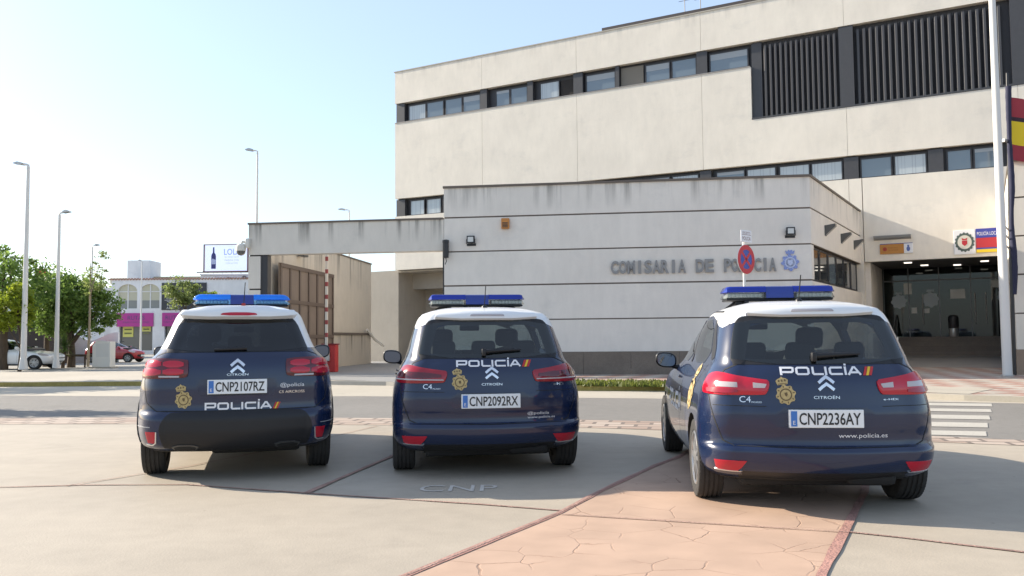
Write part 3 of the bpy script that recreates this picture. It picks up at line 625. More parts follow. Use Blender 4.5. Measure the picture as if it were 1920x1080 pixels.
# blue police badge on the front wall
def badge(mb, cx, cz, s, y0, y1, ring_only=False):
    pts = []
    for k in range(32):
        r = s*(1.0 if k % 4 in (0, 1) else .80); pts.append((cx+r*math.cos(k*math.pi/16), cz+r*math.sin(k*math.pi/16)))
    mb.prism(pts, y0, y1)
    return mb
def badge_parts(o, s, m1, m2, y=-.02):
    mb = MB(); badge(mb, 0, 0, s, y, 0); mb.build('star', m1, o)
    mb = MB(); mb.lathe([(s*.62, 0), (s*.62, .008), (s*.50, .008), (s*.50, 0)], 28, axis='y', mtx=Matrix.Translation((0, y-.009, 0))); mb.build('ring', m2, o)
    mb = MB(); mb.prism([(-.28*s, .3*s), (.28*s, .3*s), (.28*s, -.1*s), (0, -.38*s), (-.28*s, -.1*s)], y-.01, y-.001); mb.build('shield', m2, o)
    mb = MB(); mb.prism([(-.42*s, 1.0*s), (.42*s, 1.0*s), (.52*s, 1.38*s), (.28*s, 1.26*s), (.18*s, 1.48*s), (0, 1.32*s), (-.18*s, 1.48*s), (-.28*s, 1.26*s), (-.52*s, 1.38*s)], y, 0); mb.build('crown', m1, o)
    mb = MB()
    for k in range(8):
        a = k*math.pi/4+.39; mb.box((-.02*s, y-.006, .66*s), (.05*s, y-.001, .86*s), mtx=Matrix.Rotation(a, 4, 'Y'))
    mb.build('ray_marks', m2, o)
o = thing('police_badge', 'pale blue round police badge with crown on the front wall after the letters', 'badge', an_at(6.33, 3.55, .0), AN_A)
badge_parts(o, .27, mat('badge_blue', (.22, .28, .56), .45), mat('badge_pale', (.48, .54, .72), .45), -.04)
# signs above the entrance, on the tall block
def mn_at(t, z, n=0): return wl_(MAIN_P, MAIN_A, (t, -n, z))
M_blue = mat('sign_blue', (.035, .05, .30), .45); M_red = mat('sign_red', (.42, .02, .03), .45); M_yell = mat('sign_yellow', (.72, .50, .02), .45); M_wh = mat('sign_white', (.75, .75, .76), .45)
o = thing('government_sign', 'orange and white government plaque above the left side of the entrance', 'sign', mn_at(1.28, 4.66), MAIN_A)
mb = MB(); mb.rbox((-.58, -.05, -.19), (.28, -.005, .19), .008); mb.build('orange_panel', mat('sign_orange', (.46, .20, .035), .5), o)
mb = MB(); mb.rbox((.285, -.05, -.19), (.60, -.005, .19), .008); mb.build('white_panel', M_wh, o)
mb = MB(); mb.prism([(.39+.055*math.cos(k*.524)*1.2, -.0+.10*math.sin(k*.524)) for k in range(12)], -.054, -.0505, mtx=Matrix.Translation((.05, 0, -.02))); mb.prism([(.41, .07), (.47, .07), (.48, .13), (.40, .13)], -.054, -.0505); mb.build('crest', mat('crest_blue', (.10, .14, .36), .5), o)
mb = MB(); mb.lathe([(.08, 0), (.08, .003), (.045, .003), (.045, 0)], 14, axis='y', mtx=Matrix.Translation((-.40, -.054, 0))); mb.build('emblem', mat('emblem_red', (.40, .06, .03), .5), o)
mb = MB(); flat_text(mb, 'MINISTERIO', -.10, .04, .36, .055, -.0515); flat_text(mb, 'DEL INTERIOR', -.10, -.05, .36, .05, -.0515); mb.build('lettering', mat('sign_brown', (.30, .12, .02), .6), o)
mb = MB(); mb.box((-.58, -.06, .195), (.6, -.0, .21)); mb.build('top_trim', M_blue, o)
o = thing('sign_lamp', 'long grey trough lamp over the orange government plaque', 'wall lamp', mn_at(1.15, 5.12), MAIN_A)
mb = MB(); mb.prism([(0, -.09), (-.20, -.03), (-.24, .06), (0, .09)], -.66, .68, axis='x'); mb.build('trough', mat('lamp_grey', (.24, .25, .25), .5), o)
o = thing('local_police_crest', 'white square plate with green edged round crest left of the local police sign', 'sign', mn_at(3.66, 4.77), MAIN_A)
mb = MB(); mb.rbox((-.36, -.04, -.46), (.36, -.005, .46), .01); mb.build('plate', M_wh, o)
mb = MB(); pts = []
for k in range(64):
    r = .335 if k % 4 < 2 else .305; pts.append((r*math.cos(k*math.pi/32), r*1.12*math.sin(k*math.pi/32)))
mb.prism(pts, -.046, -.0405); mb.build('wreath', mat('wreath_green', (.07, .10, .09), .5), o)
mb = MB(); mb.prism([(.235*math.cos(k*math.pi/20), .235*1.12*math.sin(k*math.pi/20)) for k in range(40)], -.051, -.0465); mb.build('disc', mat('crest_cream', (.60, .58, .50), .5), o)
mb = MB(); mb.prism([(-.09, .06), (.09, .06), (.09, -.07), (0, -.15), (-.09, -.07)], -.056, -.0515); mb.prism([(-.08, .08), (.08, .08), (.1, .16), (0, .12), (-.1, .16)], -.056, -.0515); mb.build('shield', M_red, o)
o = thing('local_police_sign', 'blue red and yellow sign reading POLICIA LOCAL above the entrance', 'sign', mn_at(4.62, 4.80), MAIN_A)
mb = MB(); mb.rbox((-.58, -.05, .10), (.62, -.005, .45), .008); mb.build('blue_band', M_blue, o)
mb = MB(); mb.box((-.578, -.05, -.27), (.62, -.005, .098)); mb.build('red_band', M_red, o)
mb = MB(); mb.box((-.578, -.05, -.45), (.62, -.005, -.33)); mb.build('yellow_band', M_yell, o)
mb = MB(); mb.box((-.579, -.049, -.328), (.62, -.005, -.272)); mb.build('blue_line', M_blue, o)
mb = MB(); flat_text(mb, 'POLICÍA LOCAL', -.17, .275, .74, .17, -.0515); mb.build('lettering', M_wh, o)
# right wing corner block with the same grooves
BL = thing('station_wing', 'cream grooved corner wing of the station at the right edge behind the flagpole', 'building', (14.55, 24.6, 0), MAIN_A)
mb = MB(); mb2 = MB()
for a, b_ in courses[:4]+[(5.27, 6.3)]: mb.box((0, 0, a), (9, 8.6, b_))
mb.build('wall', M_main, BL)
mb2.box((.03, .03, .1), (8.9, 8.5, 6.2)); mb2.build('groove_backing', M_cap, BL)
mb = MB(); mb.box((-.02, -.025, 0), (9, 8.6, .835)); mb.build('plinth', mat('tan_plinth', (.30, .22, .155), .6, noise=[(2, .15, (1, 1, 1))]), BL)
mb = MB(); mb.box((-.03, -.04, 6.302), (9, 8.6, 6.37)); mb.build('capping', M_cap, BL)
# ---------------------------------------------------------------- no stopping sign
M_galv = mat('galvanised_steel', (.46, .46, .45), .4, .7)
M_wpole = mat('white_pole', (.62, .61, .58), .4)
o = thing('no_stopping_sign', 'round red and blue no stopping sign turned half away, with small white plate on top', 'road sign', (5.34, 19.5, .115), R(41))
mb = MB(); mb.tube([(0, 0, 0), (0, 0, 3.52)], .032, 12); mb.build('post', M_wpole, o, smooth=40)
my = Matrix.Translation((0, -.05, 2.93)) @ Matrix.Rotation(math.pi/2, 4, 'X')
mb = MB(); mb.lathe([(0, -.008), (.335, -.008), (.345, 0), (.335, .012), (0, .012)], 40, mtx=my); mb.build('disc_back', M_wpole, o, smooth=40)
mb = MB(); mb.lathe([(.335, .0125), (.335, .017), (.225, .017), (.225, .0125)], 40, mtx=my)
for a in (45, -45): mb.box((-.24, -.034, .0125), (.24, .034, .0165), mtx=my @ Matrix.Rotation(R(a), 4, 'Z'))
mb.build('red_ring', mat('traffic_red', (.50, .015, .03), .4), o)
mb = MB(); mb.lathe([(0, .0125), (.228, .0125), (.228, .0145), (0, .0145)], 40, mtx=my); mb.build('blue_field', mat('traffic_blue', (.03, .07, .34), .4), o)
mb = MB(); mb.rbox((-.21, -.085, 3.32), (.21, -.065, 3.60), .01); mb.build('plate', M_wh, o)
mb = MB(); flat_text(mb, 'EXCEPTO', 0, 3.54, .30, .05, -.0865); flat_text(mb, 'POLICIA', 0, 3.41, .32, .085, -.0865); mb.box((-.18, -.0865, 3.49), (.18, -.0862, 3.50)); mb.build('plate_lettering', mat('sign_ink', (.20, .06, .06), .6), o)
# ---------------------------------------------------------------- flagpoles
o = thing('flagpole', 'thick white painted mast on the tiled pavement at the right edge', 'mast', (13.77, 23.78, .115))
mb = MB(); mb.tube([(0, 0, 0), (0, 0, 4), (.02, 0, 13.5)], [.128, .118, .075], 24); mb.build('shaft', M_wpole, o, smooth=40)
mb = MB(); mb.lathe([(.17, 0), (.17, .03), (.155, .04)], 24); mb.build('base_collar', M_galv, o, smooth=40)
o = thing('wrapped_flagstaff', 'slim dark flagstaff wrapped in furled navy cloth beside the white mast', 'flagstaff', (14.30, 24.35, .115))
mb = MB(); mb.tube([(0, 0, 0), (.05, 0, 4), (.16, 0, 8.75)], [.055, .05, .035], 12); mb.build('staff', M_black, o, smooth=40)
rnd = random.Random(5); mb = MB(); pts = []; rr_ = []
for i in range(40):
    z = 2.3+i*.155; pts.append((.05+z*.011+.018*math.sin(i*.35), -.05+.015*math.cos(i*.5), z)); rr_.append(.050+.022*abs(math.sin(i*.21))+.012*rnd.random())
mb.tube(pts, rr_, 9); mb.build('furled_cloth', mat('navy_cloth', (.018, .02, .05), .8), o, smooth=60)

mb = MB()
for z in (3.55, 3.85, 4.1): mb.tube([(.05, 0, z), (-.16, -.12, z+.16)], .022, 6)
mb.tube([(.1, 0, 6.75), (-.09, -.1, 6.75)], .05, 6); mb.build('bracket', M_galv, o)
# Spanish flag with a black mourning ribbon
o = thing('spanish_flag', 'red and yellow flag with dark mourning ribbon flying at half mast', 'flag', (14.40, 24.3, 0))
def flag_strip(z0, z1, name, m, n_=36):
    mb = MB(); L = 2.0
    def P(s, t):
        x = .05+s*L*.92; y = .16*math.sin(s*7+1.2*t)*s**.4-.1*s; z = t-.35*s-.10*math.sin(s*5+.6)*s
        return (x, y, z)
    for i in range(n_):
        for k in range(3):
            a, b_ = i/n_, (i+1)/n_; q0, q1 = z0+(z1-z0)*k/3, z0+(z1-z0)*(k+1)/3
            mb.face([P(a, q0), P(b_, q0), P(b_, q1), P(a, q1)])
    return mb.build(name, m, o, smooth=80)
M_fred = mat('flag_red', (.30, .03, .045), .75); M_fyel = mat('flag_yellow', (.70, .52, .02), .75)
flag_strip(7.58, 8.14, 'red_stripe', M_fred); flag_strip(7.46, 7.5805, 'mourning_ribbon', mat('ribbon_purple', (.035, .018, .03), .8)); flag_strip(6.78, 7.4605, 'yellow_stripe', M_fyel); flag_strip(6.33, 6.7805, 'red_stripe', M_fred)
# ---------------------------------------------------------------- gateway: courtyard wall, gate leaf, barrier
A_ = Vector((-8.46, 29.4)); B_ = Vector((-7.0, 42.2)); dv = (B_-A_); LW = dv.length; aw = math.atan2(dv.y, dv.x)
o = thing('courtyard_wall', 'tall stained beige boundary wall running back behind the gateway', 'wall', (A_.x, A_.y, 0), aw)
M_court = render_wall('courtyard_render', (.60, .54, .45), drip_top=5.1, drip_len=1.6, drip=.5)
mb = MB(); mb.box((0, .0, 0), (LW, .25, 5.0)); mb.build('wall', M_court, o)
mb = MB(); mb.box((-.02, -.04, 5.002), (LW+.02, .29, 5.06)); mb.build('capping', M_cap, o)
mb = MB(); mb.box((4.5, -.09, .0), (LW-.4, -.003, 1.5)); mb.build('lower_wall', render_wall('lower_court_render', (.50, .45, .38), drip_top=1.5, drip_len=1.0, drip=.5), o)
mb = MB(); mb.box((4.5, -.16, 1.503), (LW-.4, -.003, 1.60)); mb.build('ledge', M_cap, o)
mb = MB(); mb.tube([(LW-1.4, -.2, 1.75), (LW-.3, -.3, 1.25), (LW+.5, -.5, .95)], .06, 8); mb.build('rail', M_offw, o)
gl = thing('gate_leaf', 'brown panelled metal gate leaf standing open behind the gateway', 'gate', wl_((A_.x, A_.y, 0), aw, (.35, -.32, 0)), aw)
M_gbr = mat('gate_brown', (.12, .088, .07), .55); M_gpan = mat('gate_panel', (.20, .155, .125), .6, noise=[(2, .15, (1, 1, .3))])
mb = MB(); mb.box((0, .02, .08), (5.75, .08, 4.0)); mb.build('panel', M_gpan, gl)
mb = MB()
for i in range(7): x = i*.95; mb.box((x-.07 if i else 0, -.02, .08), (x+.07 if i else .12, .018, 4.0))
for z in (.08, 1.35, 2.6, 3.86): mb.box((.0, -.03, z), (5.77, -.021, z+.14))
mb.build('frame', M_gbr, gl)
o = thing('barrier', 'red barrier cabinet with raised red and white striped arm in the gateway', 'barrier', (-6.62, 31.0, .121), R(-8))
mb = MB(); mb.rbox((-.25, -.18, 0), (.25, .18, .98), .03); mb.build('cabinet', mat('barrier_red', (.42, .02, .02), .45), o)
mb = MB(); mb.rbox((-.28, -.20, .98), (.28, .2, 1.03), .015); mb.build('lid', mat('barrier_dark', (.20, .015, .015), .5), o)
mw = MB(); reds = []; x0 = -.06
for i in range(10):
    z0 = .5+i*.46; mw.box((x0-.045, -.28, z0), (x0+.045, -.22, z0+.46))
    if i > 0 and i < 9: reds.append((z0+.30, z0+.458))
a_ = mw.build('arm', mat('barrier_white', (.66, .62, .55), .5), o)
for q0, q1 in reds: mb = MB(); mb.box((x0-.047, -.283, q0), (x0+.047, -.217, q1)); mb.build('red_stripe', mat('stripe_red', (.30, .06, .06), .5), a_)
mb = MB(); mb.rbox((-.16, -.30, .40), (.06, -.18, .78), .02); mb.build('hinge', M_galv, o)
# cluster of cable / lamp on the courtyard wall
o = thing('floodlight', 'small dark lamp cluster fixed high on the beige courtyard wall', 'floodlight', wl_((A_.x, A_.y, 0), aw, (2.9, -.02, 4.55)), aw)
mb = MB(); mb.rbox((-.25, -.3, -.10), (.25, -.08, .12), .03); mb.build('housing', M_spot, o)
mb = MB(); mb.tube([(0, 0, 0), (0, -.1, 0)], .04, 8); mb.build('arm', M_spot, o)
# ================================================================ FAR SIDE: lamps, trees, shops
def street_lamp(x, y, h, lab, r=.10, base=.1, d=-1, L=1.2, drop=0):
    o = thing('street_lamp', lab, 'street lamp', (x, y, base), 0, 'street lamps')
    mb = MB(); mb.tube([(0, 0, 0), (0, 0, h-.1)], [r, r*.55], 14); mb.build('post', M_wpole, o, smooth=40)
    mb = MB(); mb.tube([(0, 0, h-.25), (0, 0, h-.03), (d*.10, 0, h), (d*L*.45, 0, h+.02)], r*.42, 8); mb.build('arm', M_wpole, o, smooth=50)
    mb = MB(); mb.prism([(d*L*.4, h-.03), (d*L, h+.03), (d*L, h+.06), (d*L*.7, h+.12), (d*L*.38, h+.07)], -.14, .14); mb.build('lantern', M_galv, o)
    mb = MB(); mb.lathe([(r*1.5, 0), (r*1.5, .04), (r*1.05, .45), (r, .5)], 14); mb.build('base', M_wpole, o, smooth=40)
    return o
street_lamp(-21.5, 37.5, 9.1, 'tallest street lamp at the far left, rising in front of the silver car', .13, .1, -1, .62)
street_lamp(-21.02, 39.3, 7.2, 'street lamp just right of the silver car, its head pointing right', .11, .1, 1, .5)
street_lamp(-13.25, 44, 11.1, 'street lamp standing directly behind the gate beam on its left', .09, .1, -1, .62)
street_lamp(-11.9, 62, 10.8, 'small distant street lamp seen above the middle of the gate beam', .10, .0, -1, .8)
street_lamp(-29.7, 60, 8.1, 'thin street lamp rising behind the leafy tree', .09, .0, 1, .5)
street_lamp(-34.9, 80, 8.9, 'grey street lamp in front of the white shop between its two arches', .10, .0, -1, .3)
# ---------------------------------------------------------------- trees
M_bark = mat('bark', (.085, .06, .04), .9, noise=[(8, .3, (1, 1, .3))])
L_mid = leaf_mat('leaf_mid', (.10, .175, .035), (.22, .32, .07)); L_dark = leaf_mat('leaf_dark', (.08, .14, .035), (.16, .24, .06)); L_lime = leaf_mat('leaf_lime', (.20, .27, .02), (.34, .40, .04)); L_pale = leaf_mat('leaf_pale', (.15, .20, .06), (.27, .32, .10))
def tree(name, lab, loc, blobs, leaf, trunk_h, trunk_r, n_=5200, ls=.16, seed=1, group='trees beyond the road', clump=60):
    """blobs: ellipsoids (x, y, z, rx, ry, rz) relative to the foot"""
    rnd = random.Random(seed); o = thing(name, lab, 'tree', loc, 0, group)
    mb = MB(); top = max(b[2] for b in blobs); lean = rnd.uniform(-.2, .2)
    mb.tube([(0, 0, 0), (.03, 0, trunk_h*.5), (lean*.3, .05, trunk_h), (lean*.5, 0, top)], [trunk_r*1.25, trunk_r, trunk_r*.8, trunk_r*.25], 10)
    for b in blobs:
        z0 = trunk_h*rnd.uniform(.75, 1.0); mb.tube([(lean*.25, 0, z0), (b[0]*.5, b[1]*.5, (z0+b[2])/2+.1), (b[0]+b[3]*.2, b[1], b[2]+b[5]*.4)], [trunk_r*.55, trunk_r*.38, trunk_r*.1], 7)
    mb.build('trunk', M_bark if name != 'sapling' else mat('pale_bark', (.30, .24, .16), .8), o, smooth=50)
    vol = [b[3]*b[4]*b[5] for b in blobs]; tot = sum(vol); mb = MB()
    for b, v in zip(blobs, vol):
        for c in range(max(3, int(n_*v/tot/clump))):
            while True:
                p = Vector((rnd.uniform(-1, 1), rnd.uniform(-1, 1), rnd.uniform(-1, 1)))
                if .25 < p.length < 1: break
            p = p.normalized()*(p.length**.5); ctr = Vector((b[0]+p.x*b[3], b[1]+p.y*b[4], b[2]+p.z*b[5])); cr = rnd.uniform(.22, .5)*min(1.2, (b[3]+b[5])/2.2)
            for k in range(clump):
                q = Vector((rnd.gauss(0, 1), rnd.gauss(0, 1), rnd.gauss(0, .65)))*cr*.55+ctr; s = ls*rnd.uniform(.6, 1.25)
                nrm = Vector((rnd.gauss(0, .7), rnd.gauss(0, .7), rnd.gauss(.6, .6))).normalized(); t = nrm.orthogonal().normalized(); u = nrm.cross(t); a = rnd.random()*6.28
                d1 = t*math.cos(a)+u*math.sin(a); d2 = nrm.cross(d1)
                mb.face([q-d1*s*.5, q+d2*s*.24, q+d1*s*.5, q-d2*s*.24])
    mb.build('crown', leaf, o, fixn=False); return o
tree('broadleaf_tree', 'large dark green tree cut by the left edge of the picture', (-24.2, 40.5, 0), [(0, 0, 4.4, 2.2, 2, 1.3), (-1.2, 0, 3.2, 2, 1.8, 1.4), (1.2, .4, 3.2, 1.5, 1.6, 1.2), (.2, 0, 5.2, 1.3, 1.2, .6)], L_mid, 2.0, .2, 7500, .24, 1)
tree('broadleaf_tree', 'bright lime green young tree in front of the dark tree at the left', (-21.9, 37.9, 0), [(-.3, 0, 2.9, .75, .7, .8), (-.2, 0, 3.5, .55, .5, .45), (-.9, 0, 2.4, .6, .6, .55), (.2, 0, 2.3, .5, .5, .4)], L_lime, 1.3, .07, 4500, .18, 2)
tree('broadleaf_tree', 'darker green tree between the two white street lamps', (-24.6, 45, 0), [(-.4, 0, 3.7, 1.7, 1.5, 1.0), (.4, 0, 3.0, 1.6, 1.5, 1.1), (1.0, .3, 2.2, .9, 1, .6)], L_dark, 1.6, .15, 7000, .23, 3)  # crown takes the darker leaf colour
tree('broadleaf_tree', 'round leafy green tree right of the second street lamp', (-22.35, 43.2, 0), [(-.8, 0, 3.9, 1.1, 1.2, .95), (.2, 0, 3.5, 1.5, 1.4, 1.1), (1.3, .2, 2.9, 1.0, 1.1, .85), (-.7, .2, 2.5, 1.2, 1.2, .85), (.7, -.2, 2.0, .9, .9, .55)], L_mid, 1.4, .17, 10500, .21, 4)
tree('sapling', 'slim sapling with sparse bright leaves on a bare straight stem', (-20.4, 41.0, .1), [(.15, 0, 4.2, .55, .5, .55), (.5, 0, 5.0, .5, .4, .5), (.2, 0, 3.7, .4, .4, .3)], L_pale, 3.5, .055, 720, .15, 5, clump=24)
tree('broadleaf_tree', 'small pale green tree before the dark shop signboard', (-30.0, 78, 0), [(-.4, 0, 6.0, 1.4, 1.2, 1.1), (.9, 0, 5.2, 1.2, 1.1, .7), (-.9, 0, 5.0, .9, .9, .7)], L_pale, 3.6, .12, 3600, .26, 6)
tree('broadleaf_tree', 'small lime tree at the right of the dark shop signboard', (-27.2, 78, 0), [(-.5, 0, 5.2, 1.1, .9, .5), (.0, 0, 4.6, .7, .7, .4)], L_lime, 3.6, .10, 1500, .26, 7)
tree('broadleaf_tree', 'olive grey bush-like tree below the rooftop billboard', (-26.0, 88, 0), [(0, 0, 4.9, 2.2, 1, .85), (1.5, 0, 4.5, 1.2, 1, .6)], leaf_mat('leaf_olive', (.07, .085, .04), (.13, .14, .075)), 3.4, .12, 2600, .28, 8)
tree('broadleaf_tree', 'low roadside tree beyond the left edge that shades the road', (-14.3, 17.7, 0), [(0, 0, 2.9, 1.3, .5, .32), (-1.2, .3, 2.6, 1.0, .5, .3)], L_mid, 1.6, .09, 3400, .2, 11, 'roadside trees shading the road')
tree('broadleaf_tree', 'wide roadside tree beyond the left edge that shades the pavement', (-20.6, 27.6, 0), [(0, 0, 4.4, 2.2, 1.5, .6), (-1.0, -2.2, 3.9, 2.0, 1.2, .5), (1.3, .8, 4.0, 1.2, .8, .4)], L_mid, 2.6, .16, 6500, .24, 12, 'roadside trees shading the road')
# yucca-like plant
o = thing('yucca', 'dark spiky yucca plant behind the first street lamp', 'plant', (-22.4, 42.5, 0)); rnd = random.Random(9)
mb = MB(); mb.tube([(0, 0, 0), (.05, 0, .8)], .09, 8); mb.build('stem', M_bark, o)
mb = MB()
for i in range(140):
    a = rnd.random()*6.28; e_ = rnd.uniform(-.5, 1.4); L = rnd.uniform(.5, .95); d = Vector((math.cos(a)*math.cos(e_), math.sin(a)*math.cos(e_), math.sin(e_))); s = Vector((-math.sin(a), math.cos(a), 0))*.03; c = Vector((.05, 0, rnd.uniform(.7, 1.3)))
    mb.face([c-s, c+s, c+d*L])
mb.build('leaves', L_dark, o, fixn=False)
# ---------------------------------------------------------------- white totem, rail
o = thing('concrete_totem', 'white block-shaped totem standing in front of the red car', 'totem', (-20.1, 42.0, 0), R(-4))
mb = MB(); mb.prism([(-.47, 0), (.42, 0), (.42, 1.30), (-.27, 1.34), (-.47, 1.12)], -.25, .25); mb.build('body', mat('totem_white', (.68, .66, .60), .6), o)
mb = MB(); mb.box((-.60, -.33, 0), (.54, .33, .06)); mb.build('base', M_pave, o)
mb = MB(); mb.box((-.28, -.256, .55), (.36, -.2505, 1.2)); mb.build('plate', mat('totem_plate', (.60, .59, .55), .4), o)
o = thing('low_rail', 'low brown rail on short posts left of the white totem', 'railing', (-21.2, 43.0, 0))
mb = MB(); mb.tube([(-1.6, 0, .62), (0, 0, .60), (1.1, 0, .72)], .06, 8); mb.build('rail', M_bark, o, smooth=50)
for x in (-1.5, -.35, 1.0):
    mb = MB(); mb.tube([(x, 0, 0), (x, 0, .62)], .045, 8); mb.build('post', M_bark, o)
o = thing('pennant', 'small red tapered banner high above the trees on a mast', 'banner', (-33.3, 60, 0))
mb = MB(); mb.tube([(0, .04, 0), (0, .04, 6.3)], .05, 8); mb.build('mast', M_galv, o)
mb = MB(); mb.prism([(-.38, 6.55), (.42, 6.45), (.16, 5.6), (-.30, 5.75)], -.05, 0.0); mb.build('cloth', mat('banner_red', (.42, .06, .04), .7), o)
# ---------------------------------------------------------------- white shop building with arches
SH = thing('shop_building', 'white two storey shop building with arched windows and pink signs', 'building', (-44.0, 86, 0), R(1))
M_shop = render_wall('shop_white', (.74, .74, .74)); M_tilecap = mat('roof_tile_edge', (.34, .20, .14), .8)
FX = lambda x: x+44.0
def arch_hole(x0, x1, z0, z1):
    r = (x1-x0)/2; c = (x0+x1)/2; pts = [(x0, z0), (x1, z0)]
    for k in range(13): t = k*math.pi/12; pts.append((c+r*math.cos(t), z1-r*.75+r*.75*math.sin(t)))
    return pts
mb = MB()
a1 = arch_hole(FX(-39.95), FX(-38.0), 4.65, 7.1); a2 = arch_hole(FX(-37.7), FX(-35.75), 4.65, 7.1)
xs = [FX(-40.6), a1[0][0], a1[1][0], a2[0][0], a2[1][0], FX(-26.4)]
mb.box((xs[0], 0, 4.25), (xs[5], .3, 4.64))
for i, j in ((0, 1), (2, 3), (4, 5)): mb.box((xs[i], 0, 4.64), (xs[j], .3, 7.3))
mb.box((xs[0], 0, 7.3), (xs[5], .3, 7.55))
for ar in (a1, a2):
    top = ar[2:]
    for p, q in zip(top, top[1:]): mb.prism([(q[0], q[1]), (p[0], p[1]), (p[0], 7.3), (q[0], 7.3)], 0, .3)
for x0, x1 in ((-40.6, -39.75), (-36.4, -35.2), (-33.1, -26.4)): mb.box((FX(x0), 0, 0), (FX(x1), .3, 4.25))
for x0, x1 in ((-39.75, -36.4), (-35.2, -33.1)): mb.box((FX(x0), 0, 2.9), (FX(x1), .3, 4.25)); mb.box((FX(x0), 0, 0), (FX(x1), .3, .38))
mb.build('wall', M_shop, SH)
mb = MB(); mb.box((FX(-40.6), .8, 0), (FX(-26.4), 12, 7.5)); mb.build('core', mat('shop_inside', (.13, .125, .12), .8), SH)
mb = MB()
for i in range(48): mb.tube([(FX(-40.75)+i*.3, -.12, 7.56), (FX(-40.75)+i*.3, .3, 7.68)], .085, 7)
mb.build('tile_edge', M_tilecap, SH)
for ar in (a1, a2):
    mb = MB(); mb.box((ar[0][0], .2, 4.65), (ar[1][0], .24, 7.1)); f = mb.build('window', mat('shop_blind', (.50, .48, .36), .5), SH)
    mb = MB(); c = (ar[0][0]+ar[1][0])/2; mb.box((c-.05, .14, 4.65), (c+.05, .19, 7.1)); mb.box((ar[0][0], .14, 6.3), (ar[1][0], .185, 6.38)); mb.build('frame', M_shop, f)
    mb = MB(); mb.box((ar[0][0], .15, 4.65), (ar[1][0], .195, 5.45)); mb.build('lower_pane', mat('shop_pane', (.22, .23, .22), .2), f)
M_pink = mat('sign_magenta', (.42, .035, .25), .5); M_dblue = mat('sign_dark_blue', (.05, .06, .16), .5)
for x0, x1, s in ((-39.95, -36.3, 'RUTAS'), (-35.4, -32.6, 'R')):
    mb = MB(); mb.box((FX(x0), -.16, 2.8), (FX(x1), -.01, 4.16)); f = mb.build('shop_sign', M_pink, SH)
    mb = MB()
    if s == 'RUTAS': flat_text(mb, 'RUTAS', FX(-38.0), 3.68, 1.7, .42, -.168); flat_text(mb, 'VIAJES Y EXCURSIONES', FX(-38.0), 3.22, 2.7, .16, -.168)
    else: flat_text(mb, 'RUTAS', FX(-34.2), 3.68, 1.7, .42, -.168); flat_text(mb, 'VIAJES Y EXCURSIONES', FX(-34.0), 3.22, 2.5, .16, -.168)
    mb.build('lettering', M_dblue, f)
mb = MB(); mb.box((FX(-39.7), .35, .4), (FX(-36.45), .4, 2.9)); mb.build('shop_window', mat('shop_glass', (.12, .125, .115), .1), SH)
mb = MB(); mb.box((FX(-35.15), .35, .4), (FX(-33.15), .4, 2.9)); mb.build('shop_window', MATS['shop_glass'], SH)
for x0, x1, z0, z1 in ((-39.5, -38.45, 1.75, 2.8), (-37.6, -36.7, 2.3, 2.8)):
    mb = MB(); mb.box((FX(x0), .30, z0), (FX(x1), .32, z1)); f = mb.build('poster', mat('poster_yellow', (.62, .60, .16), .6), SH)
    mb = MB()
    for k in range(2): mb.box((FX(x0)+.15, .292, z1-.35-k*.4), (FX(x1)-.15, .2985, z1-.2-k*.4))
    if z1-z0 < .8: bpy.data.meshes
    mb.build('lettering', mat('poster_ink', (.15, .16, .06), .6), f)
mb = MB(); mb.box((FX(-35.5), -.10, 4.45), (FX(-31.0), -.01, 7.2)); f = mb.build('signboard', mat('board_charcoal', (.035, .037, .045), .5), SH)
mb = MB()
for z, w, t in ((6.6, 0, None), (5.65, 2.0, 'ESTRENA'), (5.25, 1.2, 'YA'), (4.92, 1.9, 'TU SALÓN'), (4.65, 1.3, 'AHORA')):
    if t: vs, fs = text_geo(t, w, .2); mb.add([(FX(-35.0)+w/2+a, -.106, z+b_) for a, b_ in vs], fs)
mb.box((FX(-35.2), -.106, 5.42), (FX(-34.2), -.103, 5.46)); mb.build('lettering', mat('board_white', (.6, .6, .6), .5), f)
mb = MB(); mb.box((FX(-36.7), -.08, 3.1), (FX(-36.0), -.0, 3.1001)); 
mb = MB(); mb.box((FX(-41.2), 5, 7.5), (FX(-38.8), 8, 10.0)); mb.build('roof_tower', M_shop, SH)
mb = MB(); mb.box((FX(-43), 5, 7.5), (FX(-41.2), 8, 8.1)); mb.build('roof_block', mat('roof_ochre', (.48, .40, .27), .8), SH)
mb = MB(); mb.box((FX(-38.75), 6, 7.5), (FX(-33), 9, 8.3)); mb.build('roof_block', MATS['roof_ochre'], SH)
mb = MB(); mb.box((FX(-45.5), 2, 0), (FX(-40.65), 10, 6.9)); mb.build('side_house', M_shop, SH)
# white block that carries the billboard
WB = thing('billboard_block', 'white block house with camera poster under the rooftop billboard', 'building', (-33.0, 90, 0), R(1))
mb = MB(); mb.box((0, 0, 0), (9, 8, 8.25)); mb.build('wall', render_wall('block_white', (.72, .72, .72)), WB)
mb = MB(); mb.box((-.1, -.1, 8.252), (9.1, 8, 8.38)); mb.build('coping', M_wh, WB)
mb = MB(); mb.box((1.5, -.08, 6.4), (6.5, -.005, 8.1)); pf = mb.build('poster', mat('poster_grey', (.50, .49, .52), .6), WB)
mb = MB(); mb.prism([(1.75, 6.5), (2.35, 6.48), (3.35, 7.95), (2.85, 8.05), (1.7, 6.75)], -.09, -.085); mb.prism([(4.0, 7.1), (4.7, 6.6), (6.3, 6.95), (6.3, 7.6), (5.3, 7.5), (4.6, 7.6)], -.09, -.085)
mb.lathe([(.36, 0), (.36, .004), (.2, .004), (.2, 0)], 18, axis='y', mtx=Matrix.Translation((4.6, -.0925, 7.8))); mb.build('camera_picture', mat('camera_ink', (.13, .12, .13), .6), pf)
